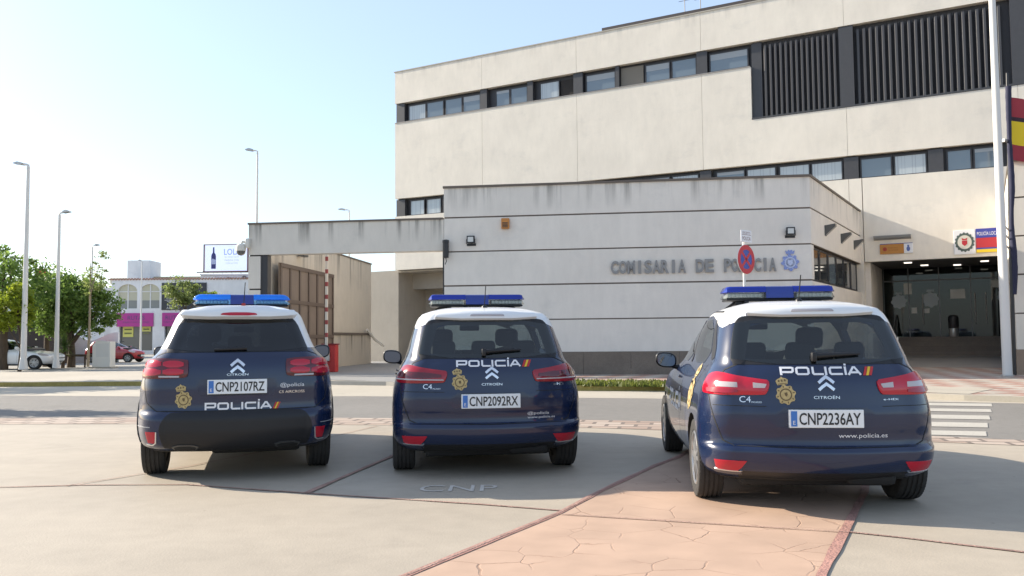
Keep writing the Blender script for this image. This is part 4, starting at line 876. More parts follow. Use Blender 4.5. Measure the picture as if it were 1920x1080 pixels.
for x in (1.8, 3.6): pass
BB = thing('billboard', 'rooftop billboard with a blue bottle and the word LOLA', 'billboard', (-32.1, 88.6, 8.38), R(-4))
mb = MB(); mb.box((0, 0, .18), (4.55, .25, 2.92)); mb.build('panel', mat('billboard_glow', (.66, .72, .95), .5, emit=.25), BB)  # billboard face brightened by a weak glow of its own colour
mb = MB(); mb.box((-.14, -.04, .08), (0, .27, 3.0)); mb.box((4.55, -.04, .08), (4.65, .27, 3.0)); mb.box((0, -.04, 2.92), (4.55, .27, 3.0)); mb.box((-.2, -.04, .06), (4.75, .27, .178)); mb.build('frame', mat('board_frame', (.18, .08, .08), .6), BB)
M_bott = mat('bottle_blue', (.035, .04, .17), .5)
mb = MB(); bx = .95; prof = [(.25, .42), (.25, 1.75), (.21, 1.95), (.09, 2.10), (.075, 2.6), (.075, 2.68)]
mb.prism([(bx-a, z) for a, z in prof]+[(bx+a, z) for a, z in prof[::-1]], -.012, -.004); pic = mb.build('bottle_picture', M_bott, BB)
mb = MB(); mb.prism([(bx-.21, .9), (bx+.21, .9), (bx+.22, 1.35), (bx-.12, 1.5), (bx-.21, 1.3)], -.018, -.0125); mb.build('bottle_label', mat('bottle_label', (.45, .50, .70), .5), pic)
mb = MB(); flat_text(mb, 'LOLA', 2.95, 2.18, 1.75, .62, -.006); mb.build('lettering', mat('lola_blue', (.30, .42, .78), .5), BB)
mb = MB(); flat_text(mb, 'EL VINO QUE', 2.9, 1.62, 1.5, .16, -.006); flat_text(mb, 'MARIDA CON', 2.9, 1.30, 1.5, .16, -.006); flat_text(mb, 'TODO LO TUYO', 2.9, .98, 1.3, .15, -.006); mb.build('small_lettering', mat('lola_pale', (.46, .54, .80), .5), BB)
mb = MB()
for x in (.2, 1.2, 2.2, 3.2, 4.3): mb.tube([(x, .35, -.0), (x, .35, 2.6)], .06, 6); mb.tube([(x, .4, 2.2), (x, 1.8, 0)], .05, 6)
mb.tube([(-1.0, .35, .1), (5.2, .35, .06)], .07, 6); mb.build('support', M_galv, BB)
# long low white premises behind the trees
LW_ = thing('low_premises', 'low white building with dark openings behind the trees at the left', 'building', (-50, 66, 0))
mb = MB(); mb.box((0, 0, 0), (14.5, 8, 3.5)); mb.box((0, -.35, 3.5), (14.6, 8.2, 3.9)); mb.build('wall', M_shop, LW_)
mb = MB()
for x0, x1 in ((7.2, 9.6), (12.4, 13.8)): mb.box((x0, -.04, .1), (x1, -.003, 2.8))
mb.build('doorway', M_hole, LW_)
o = thing('shade_block', 'dark block standing in for a shaded kiosk wall below the trees at the left edge', 'alcove', (-30.5, 50, 0))
mb = MB(); mb.rbox((-3.2, 0, 0), (3.2, 3, 2.9), .05); mb.build('wall', mat('shade_brown', (.055, .042, .035), .8), o)  # solid dark block put where there is a shaded recess
mb = MB(); mb.box((-3.4, -.2, 2.92), (3.4, 3.2, 3.08)); mb.build('roof', M_cap, o)
o = thing('swoop_wall', 'white garden wall with a sagging curved top behind the low rail', 'wall', (-31.8, 54, 0))
mb = MB(); n_ = 30; tp = []
for i in range(n_+1):
    t = i/n_; tp.append((t*6.8, 1.35+.9*abs(math.cos(t*math.pi*2))**1.5*.6))
for p, q in zip(tp, tp[1:]): mb.prism([(p[0], 0), (q[0], 0), (q[0], q[1]), (p[0], p[1])], 0, .2)
mb.build('wall', M_shop, o)
# ================================================================ CARS
def pchip(xs, ys, x):
    xs = np.asarray(xs, float); ys = np.asarray(ys, float); h = np.diff(xs); d = np.diff(ys)/h; n = len(xs); m = np.zeros(n)
    for i in range(1, n-1):
        if d[i-1]*d[i] > 0: w1 = 2*h[i]+h[i-1]; w2 = h[i]+2*h[i-1]; m[i] = (w1+w2)/(w1/d[i-1]+w2/d[i])
    m[0] = d[0]; m[-1] = d[-1]
    x = min(max(x, xs[0]), xs[-1]); i = min(max(int(np.searchsorted(xs, x))-1, 0), n-2); t = (x-xs[i])/h[i]
    return ((2*t**3-3*t**2+1)*ys[i]+(t**3-2*t**2+t)*h[i]*m[i]+(-2*t**3+3*t**2)*ys[i+1]+(t**3-t**2)*h[i]*m[i+1])
def chaikin(p, it=2):
    for _ in range(it):
        q = []
        for i in range(len(p)):
            a, b_ = p[i], p[(i+1) % len(p)]; q += [(a[0]*.75+b_[0]*.25, a[1]*.75+b_[1]*.25), (a[0]*.25+b_[0]*.75, a[1]*.25+b_[1]*.75)]
        p = q
    return p
NR, NC, NS, NF = 12, 12, 44, 14
class Car:
    def __init__(s, spec, dome_h, dome_y, pw=4):
        s.T = np.array(spec, float).T; s.zr = s.T[0][-1]; s.dh = dome_h; s.dy = dome_y; s.pw = pw; s.cache = {}
    def prm(s, z):
        if z <= s.zr: return [float(pchip(s.T[0], s.T[k], z)) for k in range(1, 7)]
        k = max(0, 1-(z-s.zr)/s.dh)**(1/s.pw); k = max(k, .03)
        w, yr, b, rc, rl, yf = [float(s.T[j][-1]) for j in range(1, 7)]; c = s.dy
        return [w*k, c+(yr-c)*k, b*k, rc*k, rl*k, c+(yf-c)*k]
    def half(s, z, inset=0):
        key = (round(z, 5), inset)
        if key in s.cache: return s.cache[key]
        w, yr, b, rc, rl, yf = s.prm(z); w -= inset; yr += inset; yf -= inset
        P = []; xc = w-rc
        for i in range(NR): x = xc*i/NR; P.append((x, yr+b*(x/xc)**2))
        for i in range(NC): t = math.pi/2*i/NC; P.append((xc+rc*math.sin(t), yr+b+rl*(1-math.cos(t))))
        y0 = yr+b+rl; wf = w*.955; fr = min(.55, (yf-y0)*.3); bf = min(.22, fr*.4); y1 = yf-bf-fr
        for i in range(NS+1): t = i/NS; y = y0+(y1-y0)*t; P.append((w+(wf-w)*max(0, (t-.45)/.55)**2, y))
        rf = .42*w
        for i in range(1, NC): t = math.pi/2*(1-i/NC); P.append((wf-rf+rf*math.sin(t), y1+fr*math.cos(t)))
        for i in range(NF+1): t = i/NF; x = (wf-rf)*(1-t); P.append((x, y1+fr+bf*(1-(x/(wf-rf))**2)))
        P = np.array(P); s.cache[key] = P; return P
    def loft(s, zs, inset=0, ntop=0):
        vs = []; fs = []; rings = []
        for z in zs:
            H = s.half(z, inset); ring = [(x, y, z) for x, y in H]+[(-x, y, z) for x, y in H[1:-1][::-1]]
            rings.append(len(vs)); vs += ring
        n = len(ring)
        for a, b_ in zip(rings, rings[1:]):
            for k in range(n): fs.append((a+k, a+(k+1) % n, b_+(k+1) % n, b_+k))
        fs.append(tuple(range(n-1, -1, -1))); fs.append(tuple(rings[-1]+k for k in range(n)))
        return vs, fs
    def arc(s, q, z):
        H = s.half(z); L = np.concatenate([[0], np.cumsum(np.hypot(*np.diff(H, axis=0).T))]); a = abs(q)
        return Vector((math.copysign(1, q)*float(np.interp(a, L, H[:, 0])), float(np.interp(a, L, H[:, 1])), z))
    def sidep(s, y, z, sg):
        H = s.half(z)[NR:NR+NC+NS+NC]; return Vector((sg*float(np.interp(y, H[:, 1], H[:, 0])), y, z))
    def frontp(s, x, z):
        H = s.half(z)[NR+NC+NS:][::-1]; return Vector((x, float(np.interp(abs(x), H[:, 0], H[:, 1])), z))
    def P(s, mode, a, z):
        return s.arc(a, z) if mode == 'rear' else s.frontp(a, z) if mode == 'front' else s.sidep(a, z, 1 if mode == 'right' else -1)
    def N(s, mode, a, z):
        e = .004; du = s.P(mode, a+e, z)-s.P(mode, a-e, z); dz = s.P(mode, a, z+e)-s.P(mode, a, z-e); n = du.cross(dz).normalized(); p = s.P(mode, a, z)
        ref = {'rear': Vector((p.x*.6, -1, 0)), 'front': Vector((0, 1, .3)), 'right': Vector((1, 0, 0)), 'left': Vector((-1, 0, 0))}[mode]
        return n if n.dot(ref) > 0 else -n
    def patch(s, mb, mode, poly, off=.003, thick=.012, cols=22, rows=6, rnd=2, dome=0):
        if rnd: poly = chaikin(poly, rnd)
        a0 = min(p[0] for p in poly); a1 = max(p[0] for p in poly); G = []; n = len(poly)
        for i in range(cols+1):
            a = a0+(a1-a0)*(.5-.5*math.cos(math.pi*i/cols)); a_ = min(max(a, a0+1e-4), a1-1e-4); zz = []
            for k in range(n):
                p, q = poly[k], poly[(k+1) % n]
                if (p[0]-a_)*(q[0]-a_) <= 0 and abs(p[0]-q[0]) > 1e-9: t = (a_-p[0])/(q[0]-p[0]); zz.append(p[1]+t*(q[1]-p[1]))
            lo, hi = min(zz), max(zz); col_ = []
            for j in range(rows+1):
                z = lo+(hi-lo)*j/rows; d = dome*math.sin(math.pi*i/cols)**.6*math.sin(math.pi*j/rows)**.6
                col_.append(s.P(mode, a_, z)+s.N(mode, a_, z)*(off+d))
            G.append(col_)
        vs = [tuple(v) for c in G for v in c]; fs = []; r1 = rows+1
        for i in range(cols):
            for j in range(rows): fs.append((i*r1+j, (i+1)*r1+j, (i+1)*r1+j+1, i*r1+j+1))
        if thick:
            edge = [(0, j) for j in range(rows)]+[(i, rows) for i in range(cols)]+[(cols, rows-j) for j in range(rows)]+[(cols-i, 0) for i in range(cols)]
            k0 = len(vs); inv = []
            for i, j in edge:
                a = a0+(a1-a0)*(.5-.5*math.cos(math.pi*i/cols)); v = G[i][j]; nn = s.N(mode, min(max(a, a0+1e-4), a1-1e-4), v.z); inv.append(tuple(v-nn*thick))
            vs += inv; m = len(edge)
            for k in range(m):
                a, b_ = edge[k], edge[(k+1) % m]; fs.append((a[0]*r1+a[1], b_[0]*r1+b_[1], k0+(k+1) % m, k0+k))
        mb.add(vs, fs); return mb
    def conform(s, mb, geo, mode='rear', dx=0, dz=0, off=.004, rot=0, thick=0):
        vs, fs = geo; c, q = math.cos(rot), math.sin(rot); o = []; i_ = []
        for x, z in vs:
            a, b_ = dx+x*c-z*q, dz+x*q+z*c; p = s.P(mode, a, b_); n = s.N(mode, a, b_); o.append(tuple(p+n*off)); i_.append(tuple(p+n*(off-thick)))
        if not thick: mb.add(o, fs); return mb
        k = len(o); ed = {}
        for f in fs:
            for j in range(len(f)): e_ = (f[j], f[(j+1) % len(f)]); kk = tuple(sorted(e_)); ed[kk] = ed.get(kk, 0)+1
        mb.add(o+i_, list(fs)+[(p, q_, k+q_, k+p) for (p, q_), c_ in ed.items() if c_ == 1]); return mb
def disc_geo(r, n=28, r0=0, fn=None):
    vs = []; fs = []
    for k in range(n):
        a = 2*math.pi*k/n; f = fn(k) if fn else 1; vs.append((r*f*math.cos(a), r*f*math.sin(a)))
    if r0:
        for k in range(n): a = 2*math.pi*k/n; vs.append((r0*math.cos(a), r0*math.sin(a)))
        for k in range(n): fs.append((k, (k+1) % n, n+(k+1) % n, n+k))
    else:
        vs.append((0, 0)); fs = [(k, (k+1) % n, n) for k in range(n)]
    return vs, fs
def poly_geo(p):
    c = (sum(q[0] for q in p)/len(p), sum(q[1] for q in p)/len(p)); n = len(p); return list(p)+[c], [(k, (k+1) % n, n) for k in range(n)]
def grid_geo(x0, z0, x1, z1, nx=8, nz=2, shear=0):
    vs = [(x0+(x1-x0)*i/nx+shear*j/nz, z0+(z1-z0)*j/nz) for i in range(nx+1) for j in range(nz+1)]
    return vs, [(i*(nz+1)+j, (i+1)*(nz+1)+j, (i+1)*(nz+1)+j+1, i*(nz+1)+j+1) for i in range(nx) for j in range(nz)]
def policia_geo(w, h):
    """wide extended capitals POLICIA (with accent), fitted to w x h"""
    t = .235; k = t/2; W = 1.45; paths = []
    def L(x, pts, cl=False): paths.append(([(x+a, b_) for a, b_ in pts], cl))
    x = 0
    L(x, [(k, 0), (k, 1-k), (W-.25, 1-k), (W-k, .85), (W-k, .5), (W-.25, .36), (k, .36)]); x += W+.14
    L(x, [(.25, k), (W-.25, k), (W-k, .25), (W-k, .75), (W-.25, 1-k), (.25, 1-k), (k, .75), (k, .25)], True); x += W+.22
    L(x, [(k, 1), (k, .25), (.22, k), (W-.25, k)]); x += W-.12
    L(x, [(k, 0), (k, 1)]); x += t+.2
    L(x, [(W-.02, 1-k), (.25, 1-k), (k, .75), (k, .25), (.25, k), (W-.02, k)]); x += W+.18
    L(x, [(k, 0), (k, 1)]); L(x, [(k, 1.12), (k+.07, 1.34)]); x += t+.12
    L(x, [(.05, 0), (.62, 1-k*.9), (.80, 1-k*.9), (1.37, 0)]); L(x, [(.30, .30), (1.15, .30)]); x += 1.42
    vs, fs = stroke_geo(paths, t); return [(a*w/x-w/2, b_*h) for a, b_ in vs], fs
M_navy = mat('navy_paint', (.007, .016, .052), .26, coat=.7, spec=.3, noise=[(1.5, .06, (1, 1, 1))])
M_carwhite = mat('white_vinyl', (.72, .72, .71), .35, coat=.5)
M_blackp = mat('black_trim', (.016, .016, .018), .42, spec=.35); M_under = mat('underbody_black', (.012, .012, .012), .8); M_cabin = mat('cabin_grey', (.16, .16, .16), .8)
M_rubber = mat('tyre_rubber', (.030, .028, .026), .85, noise=[(14, .25, (1, 1, 1))], bump=(60, .3)); M_rim = mat('alloy_rim', (.42, .42, .42), .35, .8)
M_redlens = lens_mat('red_lens', (.34, .008, .022), .15); M_redlens2 = lens_mat('bright_red_lens', (.55, .010, .034), .2); M_darklens = lens_mat('smoked_lens', (.10, .006, .012), .1)
M_clear = mat('clear_lens', (.42, .38, .38), .15, coat=.6); M_chrome = mat('chrome', (.72, .72, .73), .18, .9)
M_gold = mat('gold_vinyl', (.46, .35, .15), .5, noise=[(40, .25, (1, 1, 1))]); M_golddk = mat('dark_gold_vinyl', (.12, .08, .03), .6); M_tint = glass_mat('clear_car_glass', (.48, .53, .51), ior=1.65); M_tintside = glass_mat('side_car_glass', (.45, .49, .49), ior=1.6); M_priv = glass_mat('privacy_glass', (.035, .038, .042), ior=1.6)  # darker gold serves the emblem's printed details
M_lett = mat('white_lettering', (.74, .74, .76), .4); M_ink = mat('plate_ink', (.012, .012, .014), .5); M_plate = mat('plate_white', (.74, .76, .77), .35); M_pblue = mat('plate_blue', (.04, .16, .48), .4)
M_bluel = lens_mat('blue_beacon', (.010, .035, .36), .35); M_cyanl = lens_mat('sunlit_blue_beacon', (.03, .30, .80), .5); M_grey = mat('beacon_grey', (.34, .35, .36), .4); M_bclear = glass_mat('beacon_clear', (.72, .75, .73))  # crossover's beacon blue is lightened in its colour for sunlight coming through
M_cclear = glass_mat('beacon_pale_blue', (.45, .70, .92))
M_seat = mat('seat_cloth', (.07, .07, .074), .9)
def bool_cut(ob, cutters):
    for c in cutters:
        m = ob.modifiers.new('b', 'BOOLEAN'); m.operation = 'DIFFERENCE'; m.object = c; m.solver = 'EXACT'
    dg = bpy.context.evaluated_depsgraph_get(); dg.update(); me = bpy.data.meshes.new_from_object(ob.evaluated_get(dg))
    old = ob.data; ob.modifiers.clear(); ob.data = me; bpy.data.meshes.remove(old)
    for c in cutters: d = c.data; bpy.data.objects.remove(c); bpy.data.meshes.remove(d)
def lin(a, b_, n): return [a+(b_-a)*i/n for i in range(n+1)]
def wheel(par, x, y, r, wt, rim_r, style, steer=0):
    sg = 1 if x > 0 else -1; mx = Matrix.Translation((x, y, r)) @ Matrix.Rotation(steer, 4, 'Z')
    w = wt/2; g = .007
    prof = [(rim_r, -w*.8), (rim_r+.01, -w*.92), (r*.86, -w), (r*.955, -w*.93), (r*.99, -w*.80)]
    for c in (-.52, -.18, .18, .52): prof += [(r, (c-.07)*w), (r-g, (c-.05)*w), (r-g, (c+.05)*w), (r, (c+.07)*w)]
    prof += [(r*.99, w*.80), (r*.955, w*.93), (r*.86, w), (rim_r+.01, w*.92), (rim_r, w*.8)]
    mb = MB(); mb.lathe(prof, 56, axis='x', mtx=mx)
    for k in range(64):
        a = 2*math.pi*k/64
        for s_ in (-1, 1): mb.box((s_*w*.62, -.006, r*.955), (s_*w*.90, .006, r*.979), mtx=mx @ Matrix.Rotation(a+.03*s_, 4, 'X'))
    ty = mb.build('wheel', M_rubber, par, smooth=35)
    mb = MB(); f = sg*w
    mb.lathe([(rim_r+.006, f*.80), (rim_r-.004, f*.93), (rim_r-.018, f*.90), (rim_r-.03, f*.55), (rim_r-.04, f*.1)], 40, axis='x', mtx=mx)
    n = {'five': 5, 'seven': 7}[style]
    for k in range(n):
        a = 2*math.pi*k/n; m2 = mx @ Matrix.Rotation(a, 4, 'X')
        for d in (-.026, .026) if style == 'five' else (0,):
            mb.prism([(d*.6-.016, .05), (d*.6+.016, .05), (d*1.9+.02, rim_r-.012), (d*1.9-.02, rim_r-.012)], f*.62, f*.86, mtx=m2, axis='x')
    mb.lathe([(.062, f*.5), (.062, f*.84), (.045, f*.90), (0, f*.90)], 20, axis='x', mtx=mx)
    mb.build('rim', M_rim, ty, smooth=35)
    mb = MB(); mb.lathe([(rim_r-.02, f*.40), (0, f*.40)], 30, axis='x', mtx=mx); mb.lathe([(.14, f*.44), (.03, f*.46)], 24, axis='x', mtx=mx); mb.build('brake_disc', M_under, ty)
    return ty
def police_emblem(car, par, mode, dx, dz, r, rot=.12, mir=1):
    mb = MB(); star = lambda k: 1.0 if k % 4 in (0, 1) else .86
    car.conform(mb, disc_geo(r, 32, r*.60, star), mode, dx, dz, .004, rot)
    e = mb.build('emblem', M_gold, par)
    mb = MB(); car.conform(mb, disc_geo(r*.61, 28, r*.50), mode, dx, dz, .0045, rot)
    for k in range(8):
        a = k*math.pi/4+.15; c = (math.cos(a)*r*.80, math.sin(a)*r*.80)
        p = [(c[0]+r*(.10*math.cos(a)*u-.045*math.sin(a)*v), c[1]+r*(.10*math.sin(a)*u+.045*math.cos(a)*v)) for u, v in ((-1, -1), (1, -1), (1, 1), (-1, 1))]; car.conform(mb, poly_geo(p), mode, dx, dz, .0052, rot)
    car.conform(mb, poly_geo([(-.12*r, .2*r), (.16*r, .22*r), (.18*r, -.02*r), (.02*r, -.2*r), (-.1*r, -.05*r)]), mode, dx, dz, .0058, rot)
    mb.build('dark_ring', M_golddk, e)
    mb = MB(); car.conform(mb, disc_geo(r*.49), mode, dx, dz, .005, rot); mb.build('disc', M_gold, e)
    mb = MB(); cr = [(-.5*r, 1.0*r), (.5*r, 1.0*r), (.62*r, 1.42*r), (.40*r, 1.58*r), (.14*r, 1.66*r), (0, 1.80*r), (-.14*r, 1.66*r), (-.40*r, 1.58*r), (-.62*r, 1.42*r)]
    ox = -.16*r*mir; car.conform(mb, poly_geo([(a+ox, b_) for a, b_ in cr]), mode, dx, dz, .004, rot); mb.build('crown', M_gold, e)
    mb = MB()
    for a in (-.3, 0, .3): car.conform(mb, poly_geo([(ox+r*(a-.09), 1.30*r), (ox+r*(a+.09), 1.30*r), (ox+r*(a+.07), 1.5*r), (ox+r*(a-.07), 1.5*r)]), mode, dx, dz, .005, rot)
    car.conform(mb, grid_geo(ox-.45*r, 1.06*r, ox+.45*r, 1.12*r, 4, 1), mode, dx, dz, .005, rot); mb.build('crown_marks', M_golddk, e)
def patch_obj(car, par, name, m, mode, poly, **k):
    mb = MB(); car.patch(mb, mode, poly, **k); return mb.build(name, m, par, smooth=50)
def mirror_poly(p): return [(-a, b_) for a, b_ in p]
def car_shell(car, root, zb, wheels, rt, cav_top, rear_hole, side_holes, ws_hole, facemat, mats, plate_recess=None):
    zs = lin(zb, car.zr, int((car.zr-zb)/.0165)); ks = [.985, .95, .9, .83, .74, .62, .48, .34, .2, .08]
    zs += [car.zr+car.dh*(1-k**car.pw) for k in ks]
    mb = MB(); mb.add(*car.loft(zs)); ob = mb.build('tmp', [M_navy], None); cut = []
    for x, y in wheels:
        mb = MB(); a, b_ = (.52, 1.3) if x > 0 else (-1.3, -.52); mb.lathe([(0, a), (rt+.045, a), (rt+.045, b_), (0, b_)], 40, axis='x', mtx=Matrix.Translation((0, y, rt))); cut.append(mb.build('c', M_under))
    mb = MB(); mb.add(*car.loft(lin(.66, cav_top, 24), .055)); cut.append(mb.build('c', M_under))
    yr_ = car.prm(1.2)[1]
    if rear_hole: mb = MB(); mb.prism(chaikin(rear_hole, 2), -1.4, yr_+.55); cut.append(mb.build('c', M_under))
    for p in side_holes: mb = MB(); mb.prism(chaikin(p, 1), -1.3, 1.3, axis='x'); cut.append(mb.build('c', M_under))
    if ws_hole: mb = MB(); mb.prism(chaikin(ws_hole, 1), 1.0, 3.4); cut.append(mb.build('c', M_under))
    if plate_recess: mb = MB(); y = car.arc(0, .7).y; mb.prism(plate_recess, -1.4, y+.03); cut.append(mb.build('c', M_under))
    bool_cut(ob, cut)
    me = ob.data; groups = {}; ym = (car.T[2][0]+car.T[6][0])/2
    for p in me.polygons:
        c = p.center; n = p.normal
        q = None
        for x, y in wheels:
            if math.hypot(c.y-y, c.z-rt) < rt+.05 and abs(c.x) < .95 and n.dot(Vector((0, c.y-y, c.z-rt))) < .02 and c.x*x > 0: q = 'underbody'
        if q is None:
            w = car.prm(c.z)[0]
            inner = n.dot(Vector((c.x, (c.y-1.4)*.4, (c.z-1.0)*.6))) < -.01 and .6 < c.z
            q = 'cabin_lining' if inner else ('underbody' if c.z < zb+.01 else facemat(c, n))
        groups.setdefault(q, []).append(p.index)
    for name, idx in groups.items():
        mb = MB()
        for i in idx: mb.face([me.vertices[k].co for k in me.polygons[i].vertices])
        mb.build(name.split(':')[0], mats[name], root, smooth=38)
    bpy.data.objects.remove(ob); bpy.data.meshes.remove(me)
def interior(root, y_front=1.35, y_rear=.25, zs=.55, rear_rests=True):
    s = MB()
    for x in (-.37, .37):
        s.rbox((x-.24, y_front-.1, zs-.1), (x+.24, y_front+.42, zs+.12), .05); mtx = Matrix.Translation((x, y_front-.12, zs+.05)) @ Matrix.Rotation(R(13), 4, 'X')
        s.rbox((-.24, -.06, 0), (.24, .08, .56), .06, mtx); s.rbox((-.13, -.05, .60), (.13, .06, .80), .05, mtx)
    s.build('front_seats', M_seat, root, smooth=40)
    s = MB(); s.rbox((-.62, y_rear-.1, zs-.1), (.62, y_rear+.45, zs+.10), .05); mtx = Matrix.Translation((0, y_rear-.12, zs+.02)) @ Matrix.Rotation(R(14), 4, 'X'); s.rbox((-.62, -.06, 0), (.62, .08, .52), .06, mtx)
    if rear_rests:
        for x in (-.40, 0, .40): s.rbox((x-.12, -.04, .54), (x+.12, .05, .70), .04, mtx)
    s.build('rear_seat', M_seat, root, smooth=40)
    s = MB(); s.rbox((-.68, 2.05, .70), (.68, 2.45, 1.0), .08); s.rbox((-.55, 2.0, .93), (-.18, 2.35, 1.04), .04); s.build('dashboard', M_seat, root, smooth=40)
    s = MB(); s.lathe([(.19, -.012), (.19, .012), (.165, .012), (.165, -.012), (.19, -.012)], 28, axis='y', mtx=Matrix.Translation((-.37, 1.93, .93)) @ Matrix.Rotation(R(-25), 4, 'X')); s.build('steering_wheel', M_blackp, root, smooth=40)
    s = MB(); s.rbox((-.12, 1.72, 1.37), (.12, 1.75, 1.44), .015); s.build('inside_mirror', M_blackp, root)
def door_mirror(root, car, sg, y, z, body_m):
    x0 = car.sidep(y, z, 1).x
    bm = bmesh.new(); bmesh.ops.create_icosphere(bm, subdivisions=3, radius=1)
    for v in bm.verts:
        q = v.co; v.co = Vector((math.copysign(abs(q.x)**.75, q.x)*.115, q.y*.075+(.02 if q.y > 0 else 0), math.copysign(abs(q.z)**.75, q.z)*.083+q.x*sg*.012))
        if v.co.y < -.03: v.co.y = -.03
    mb = MB(); mb.bm(bm, Matrix.Translation((sg*(x0+.165), y, z+.03))); h = mb.build('door_mirror', body_m, root, smooth=50)
    mb = MB(); mb.prism([(.095*math.copysign(abs(math.cos(t))**.7, math.cos(t)), .066*math.copysign(abs(math.sin(t))**.7, math.sin(t))+.095*math.cos(t)*sg*.1) for t in [k*math.pi/14 for k in range(28)]], -.034, -.0312, mtx=Matrix.Translation((sg*(x0+.165), y, z+.03))); mb.build('mirror_glass', mat('dimmed_mirror', (.13, .15, .20), .05, 1.0), h)  # glass tint darkened to imitate dark surroundings in its reflection
    mb = MB(); mb.tube([(sg*(x0-.03), y+.02, z-.05), (sg*(x0+.06), y+.01, z-.045), (sg*(x0+.12), y+.01, z-.02)], [.03, .024, .03], 8); mb.build('mirror_arm', M_blackp, h, smooth=50)
def light_bar(root, y, z0, L, rounded, zroof):
    m_top = M_cyanl if rounded else M_bluel; H = .108; D = .15
    lb = MB(); lb.rbox((-L/2+.02, y-D+.02, z0), (L/2-.02, y+D-.02, z0+.022), .01); b_ = lb.build('light_bar', M_blackp, root)
    def prof(x0, x1, za, zb, d, r, name, m, par, e0=False, e1=False):
        bm = bmesh.new(); n = 14; rings = []
        for i in range(n+1):
            t = i/n; x = x0+(x1-x0)*t; k = 1.0
            if e0: k = min(k, max(.03, 1-max(0, 1-(x-x0)/r)**2)**.5)
            if e1: k = min(k, max(.03, 1-max(0, 1-(x1-x)/r)**2)**.5)
            dd = d*(.55+.45*k); rings.append([bm.verts.new((x, y+sy*dd*sf, za+(zb-za)*tz*(k if tz > .5 else 1))) for sy, sf, tz in ((-1, 1, 0), (-1, .97, .6), (-1, .86, .93), (-1, .7, 1), (1, .7, 1), (1, .86, .93), (1, .97, .6), (1, 1, 0))])
        for a, c in zip(rings, rings[1:]):
            for k in range(8): bm.faces.new((a[k], a[(k+1) % 8], c[(k+1) % 8], c[k]))
        bm.faces.new(rings[0][::-1]); bm.faces.new(rings[-1]); mb = MB(); mb.bm(bm); return mb.build(name, m, par, smooth=45)
    zm = z0+.024+H*.48; c = .125
    for sg in (-1, 1):
        x0, x1 = (-L/2, -c) if sg < 0 else (c, L/2)
        t_ = prof(x0, x1, zm+.001, z0+.024+H, D, .10 if rounded else .05, 'blue_lens', m_top, b_, sg < 0, sg > 0)
        prof(x0, x1, z0+.0235, zm, D*1.01, .10 if rounded else .05, 'lower_lens', M_cclear if rounded else M_bclear, b_, sg < 0, sg > 0)
        mb = MB()
        for k in range(9):
            x = x0+.05+(x1-x0-.1)*k/8; mb.rbox((x-.018, y-D*.86, z0+.03), (x+.018, y-D*.70, zm-.008), .006)
        mb.box((x0+.03, y-D*.68, z0+.026), (x1-.03, y+D*.7, zm-.004)); mb.build('led_modules', mat('led_grey', (.50, .50, .48), .3, .3), b_)
    prof(-c+.001, c-.001, z0+.0235, z0+.022+H, D*.985, .05, 'centre_module', mat('module_blue_grey', (.035, .05, .11) if not rounded else (.02, .04, .22), .3), b_)
    for sg in (-1, 1):
        mb = MB(); x = sg*(L/2-.16); mb.tube([(x, y-.05, z0+.01), (x+sg*.06, y-.05, z0-.02), (x+sg*.17, y-.05, zroof-.075)], .014, 6); mb.rbox((x-.05, y-.08, zroof-.03), (x+.05, y+.08, z0+.002), .008); mb.rbox((x+sg*.15-.025, y-.09, zroof-.10), (x+sg*.15+.025, y-.0, zroof-.06), .006); mb.build('bar_foot', M_blackp, b_)
    for x in (-.3, -.12, .1, .26): mb = MB(); mb.rbox((x-.02, y-.14, z0-.025), (x+.02, y+.1, z0+.002), .006); mb.build('cable_clip', M_blackp, b_)
def plate(root, car, z, txt, w=.52, h=.11, x=0):
    y = min(car.arc(x+d, z+e).y for d in (-.2, 0, .2) for e in (-.05, .05))+.004 ; m = Matrix.Translation((x, y, z))
    mb = MB(); mb.rbox((-w/2-.012, -.006, -h/2-.010), (w/2+.012, .035, h/2+.010), .004, m); pl = mb.build('number_plate', M_plate, root)
    mb = MB(); mb.box((-w/2, -.0085, -h/2), (-w/2+.045, -.0063, h/2), m); mb.build('blue_band', M_pblue, pl)
    mb = MB(); vs, fs = text_geo(txt, w-.072, h*.80, bold=.012); mb.add([(x+.025+a, y-.0085, z+b_) for a, b_ in vs], fs); mb.build('registration', M_ink, pl)
    mb = MB(); vs, fs = text_geo('E', .018, .028); mb.add([(x-w/2+.0225+a, y-.0105, z-.028+b_) for a, b_ in vs], fs); mb.build('country_letter', M_lett, pl)
def chevrons(root, car, dx, dz, w, h, m):
    mb = MB()
    for k in range(2):
        z = dz+(.5-k)*h*.50-h*.24; st = stroke_geo([([(-w/2, 0), (-w*.25, h*.23), (0, h*.42), (w*.25, h*.23), (w/2, 0)], False)], h*.21); car.conform(mb, st, 'rear', dx, z, .014, 0, .014)
    mb.build('chevron_badge', m, root)
def rear_text(root, car, s, dx, dz, w, h, m, name='lettering', off=.0045, rot=0, mode='rear'):
    mb = MB(); car.conform(mb, text_geo(s, w, h), mode, dx, dz, off, rot); return mb.build(name, m, root)
def policia(root, car, dx, dz, w, h):
    mb = MB(); car.conform(mb, policia_geo(w, h), 'rear', dx, dz, .0045); mb.build('police_lettering', M_lett, root)
def stripes(root, car, x, z, w, h):
    for k, m in enumerate((mat('decal_red', (.45, .02, .02), .4), mat('decal_yellow', (.72, .46, .02), .4), mat('decal_red', (.45, .02, .02), .4))):
        mb = MB(); car.conform(mb, grid_geo(x+k*w*.34, z, x+k*w*.34+w*.30, z+h, 1, 2, h*.45), 'rear', 0, 0, .0045); mb.build('flag_stripe', m, root)
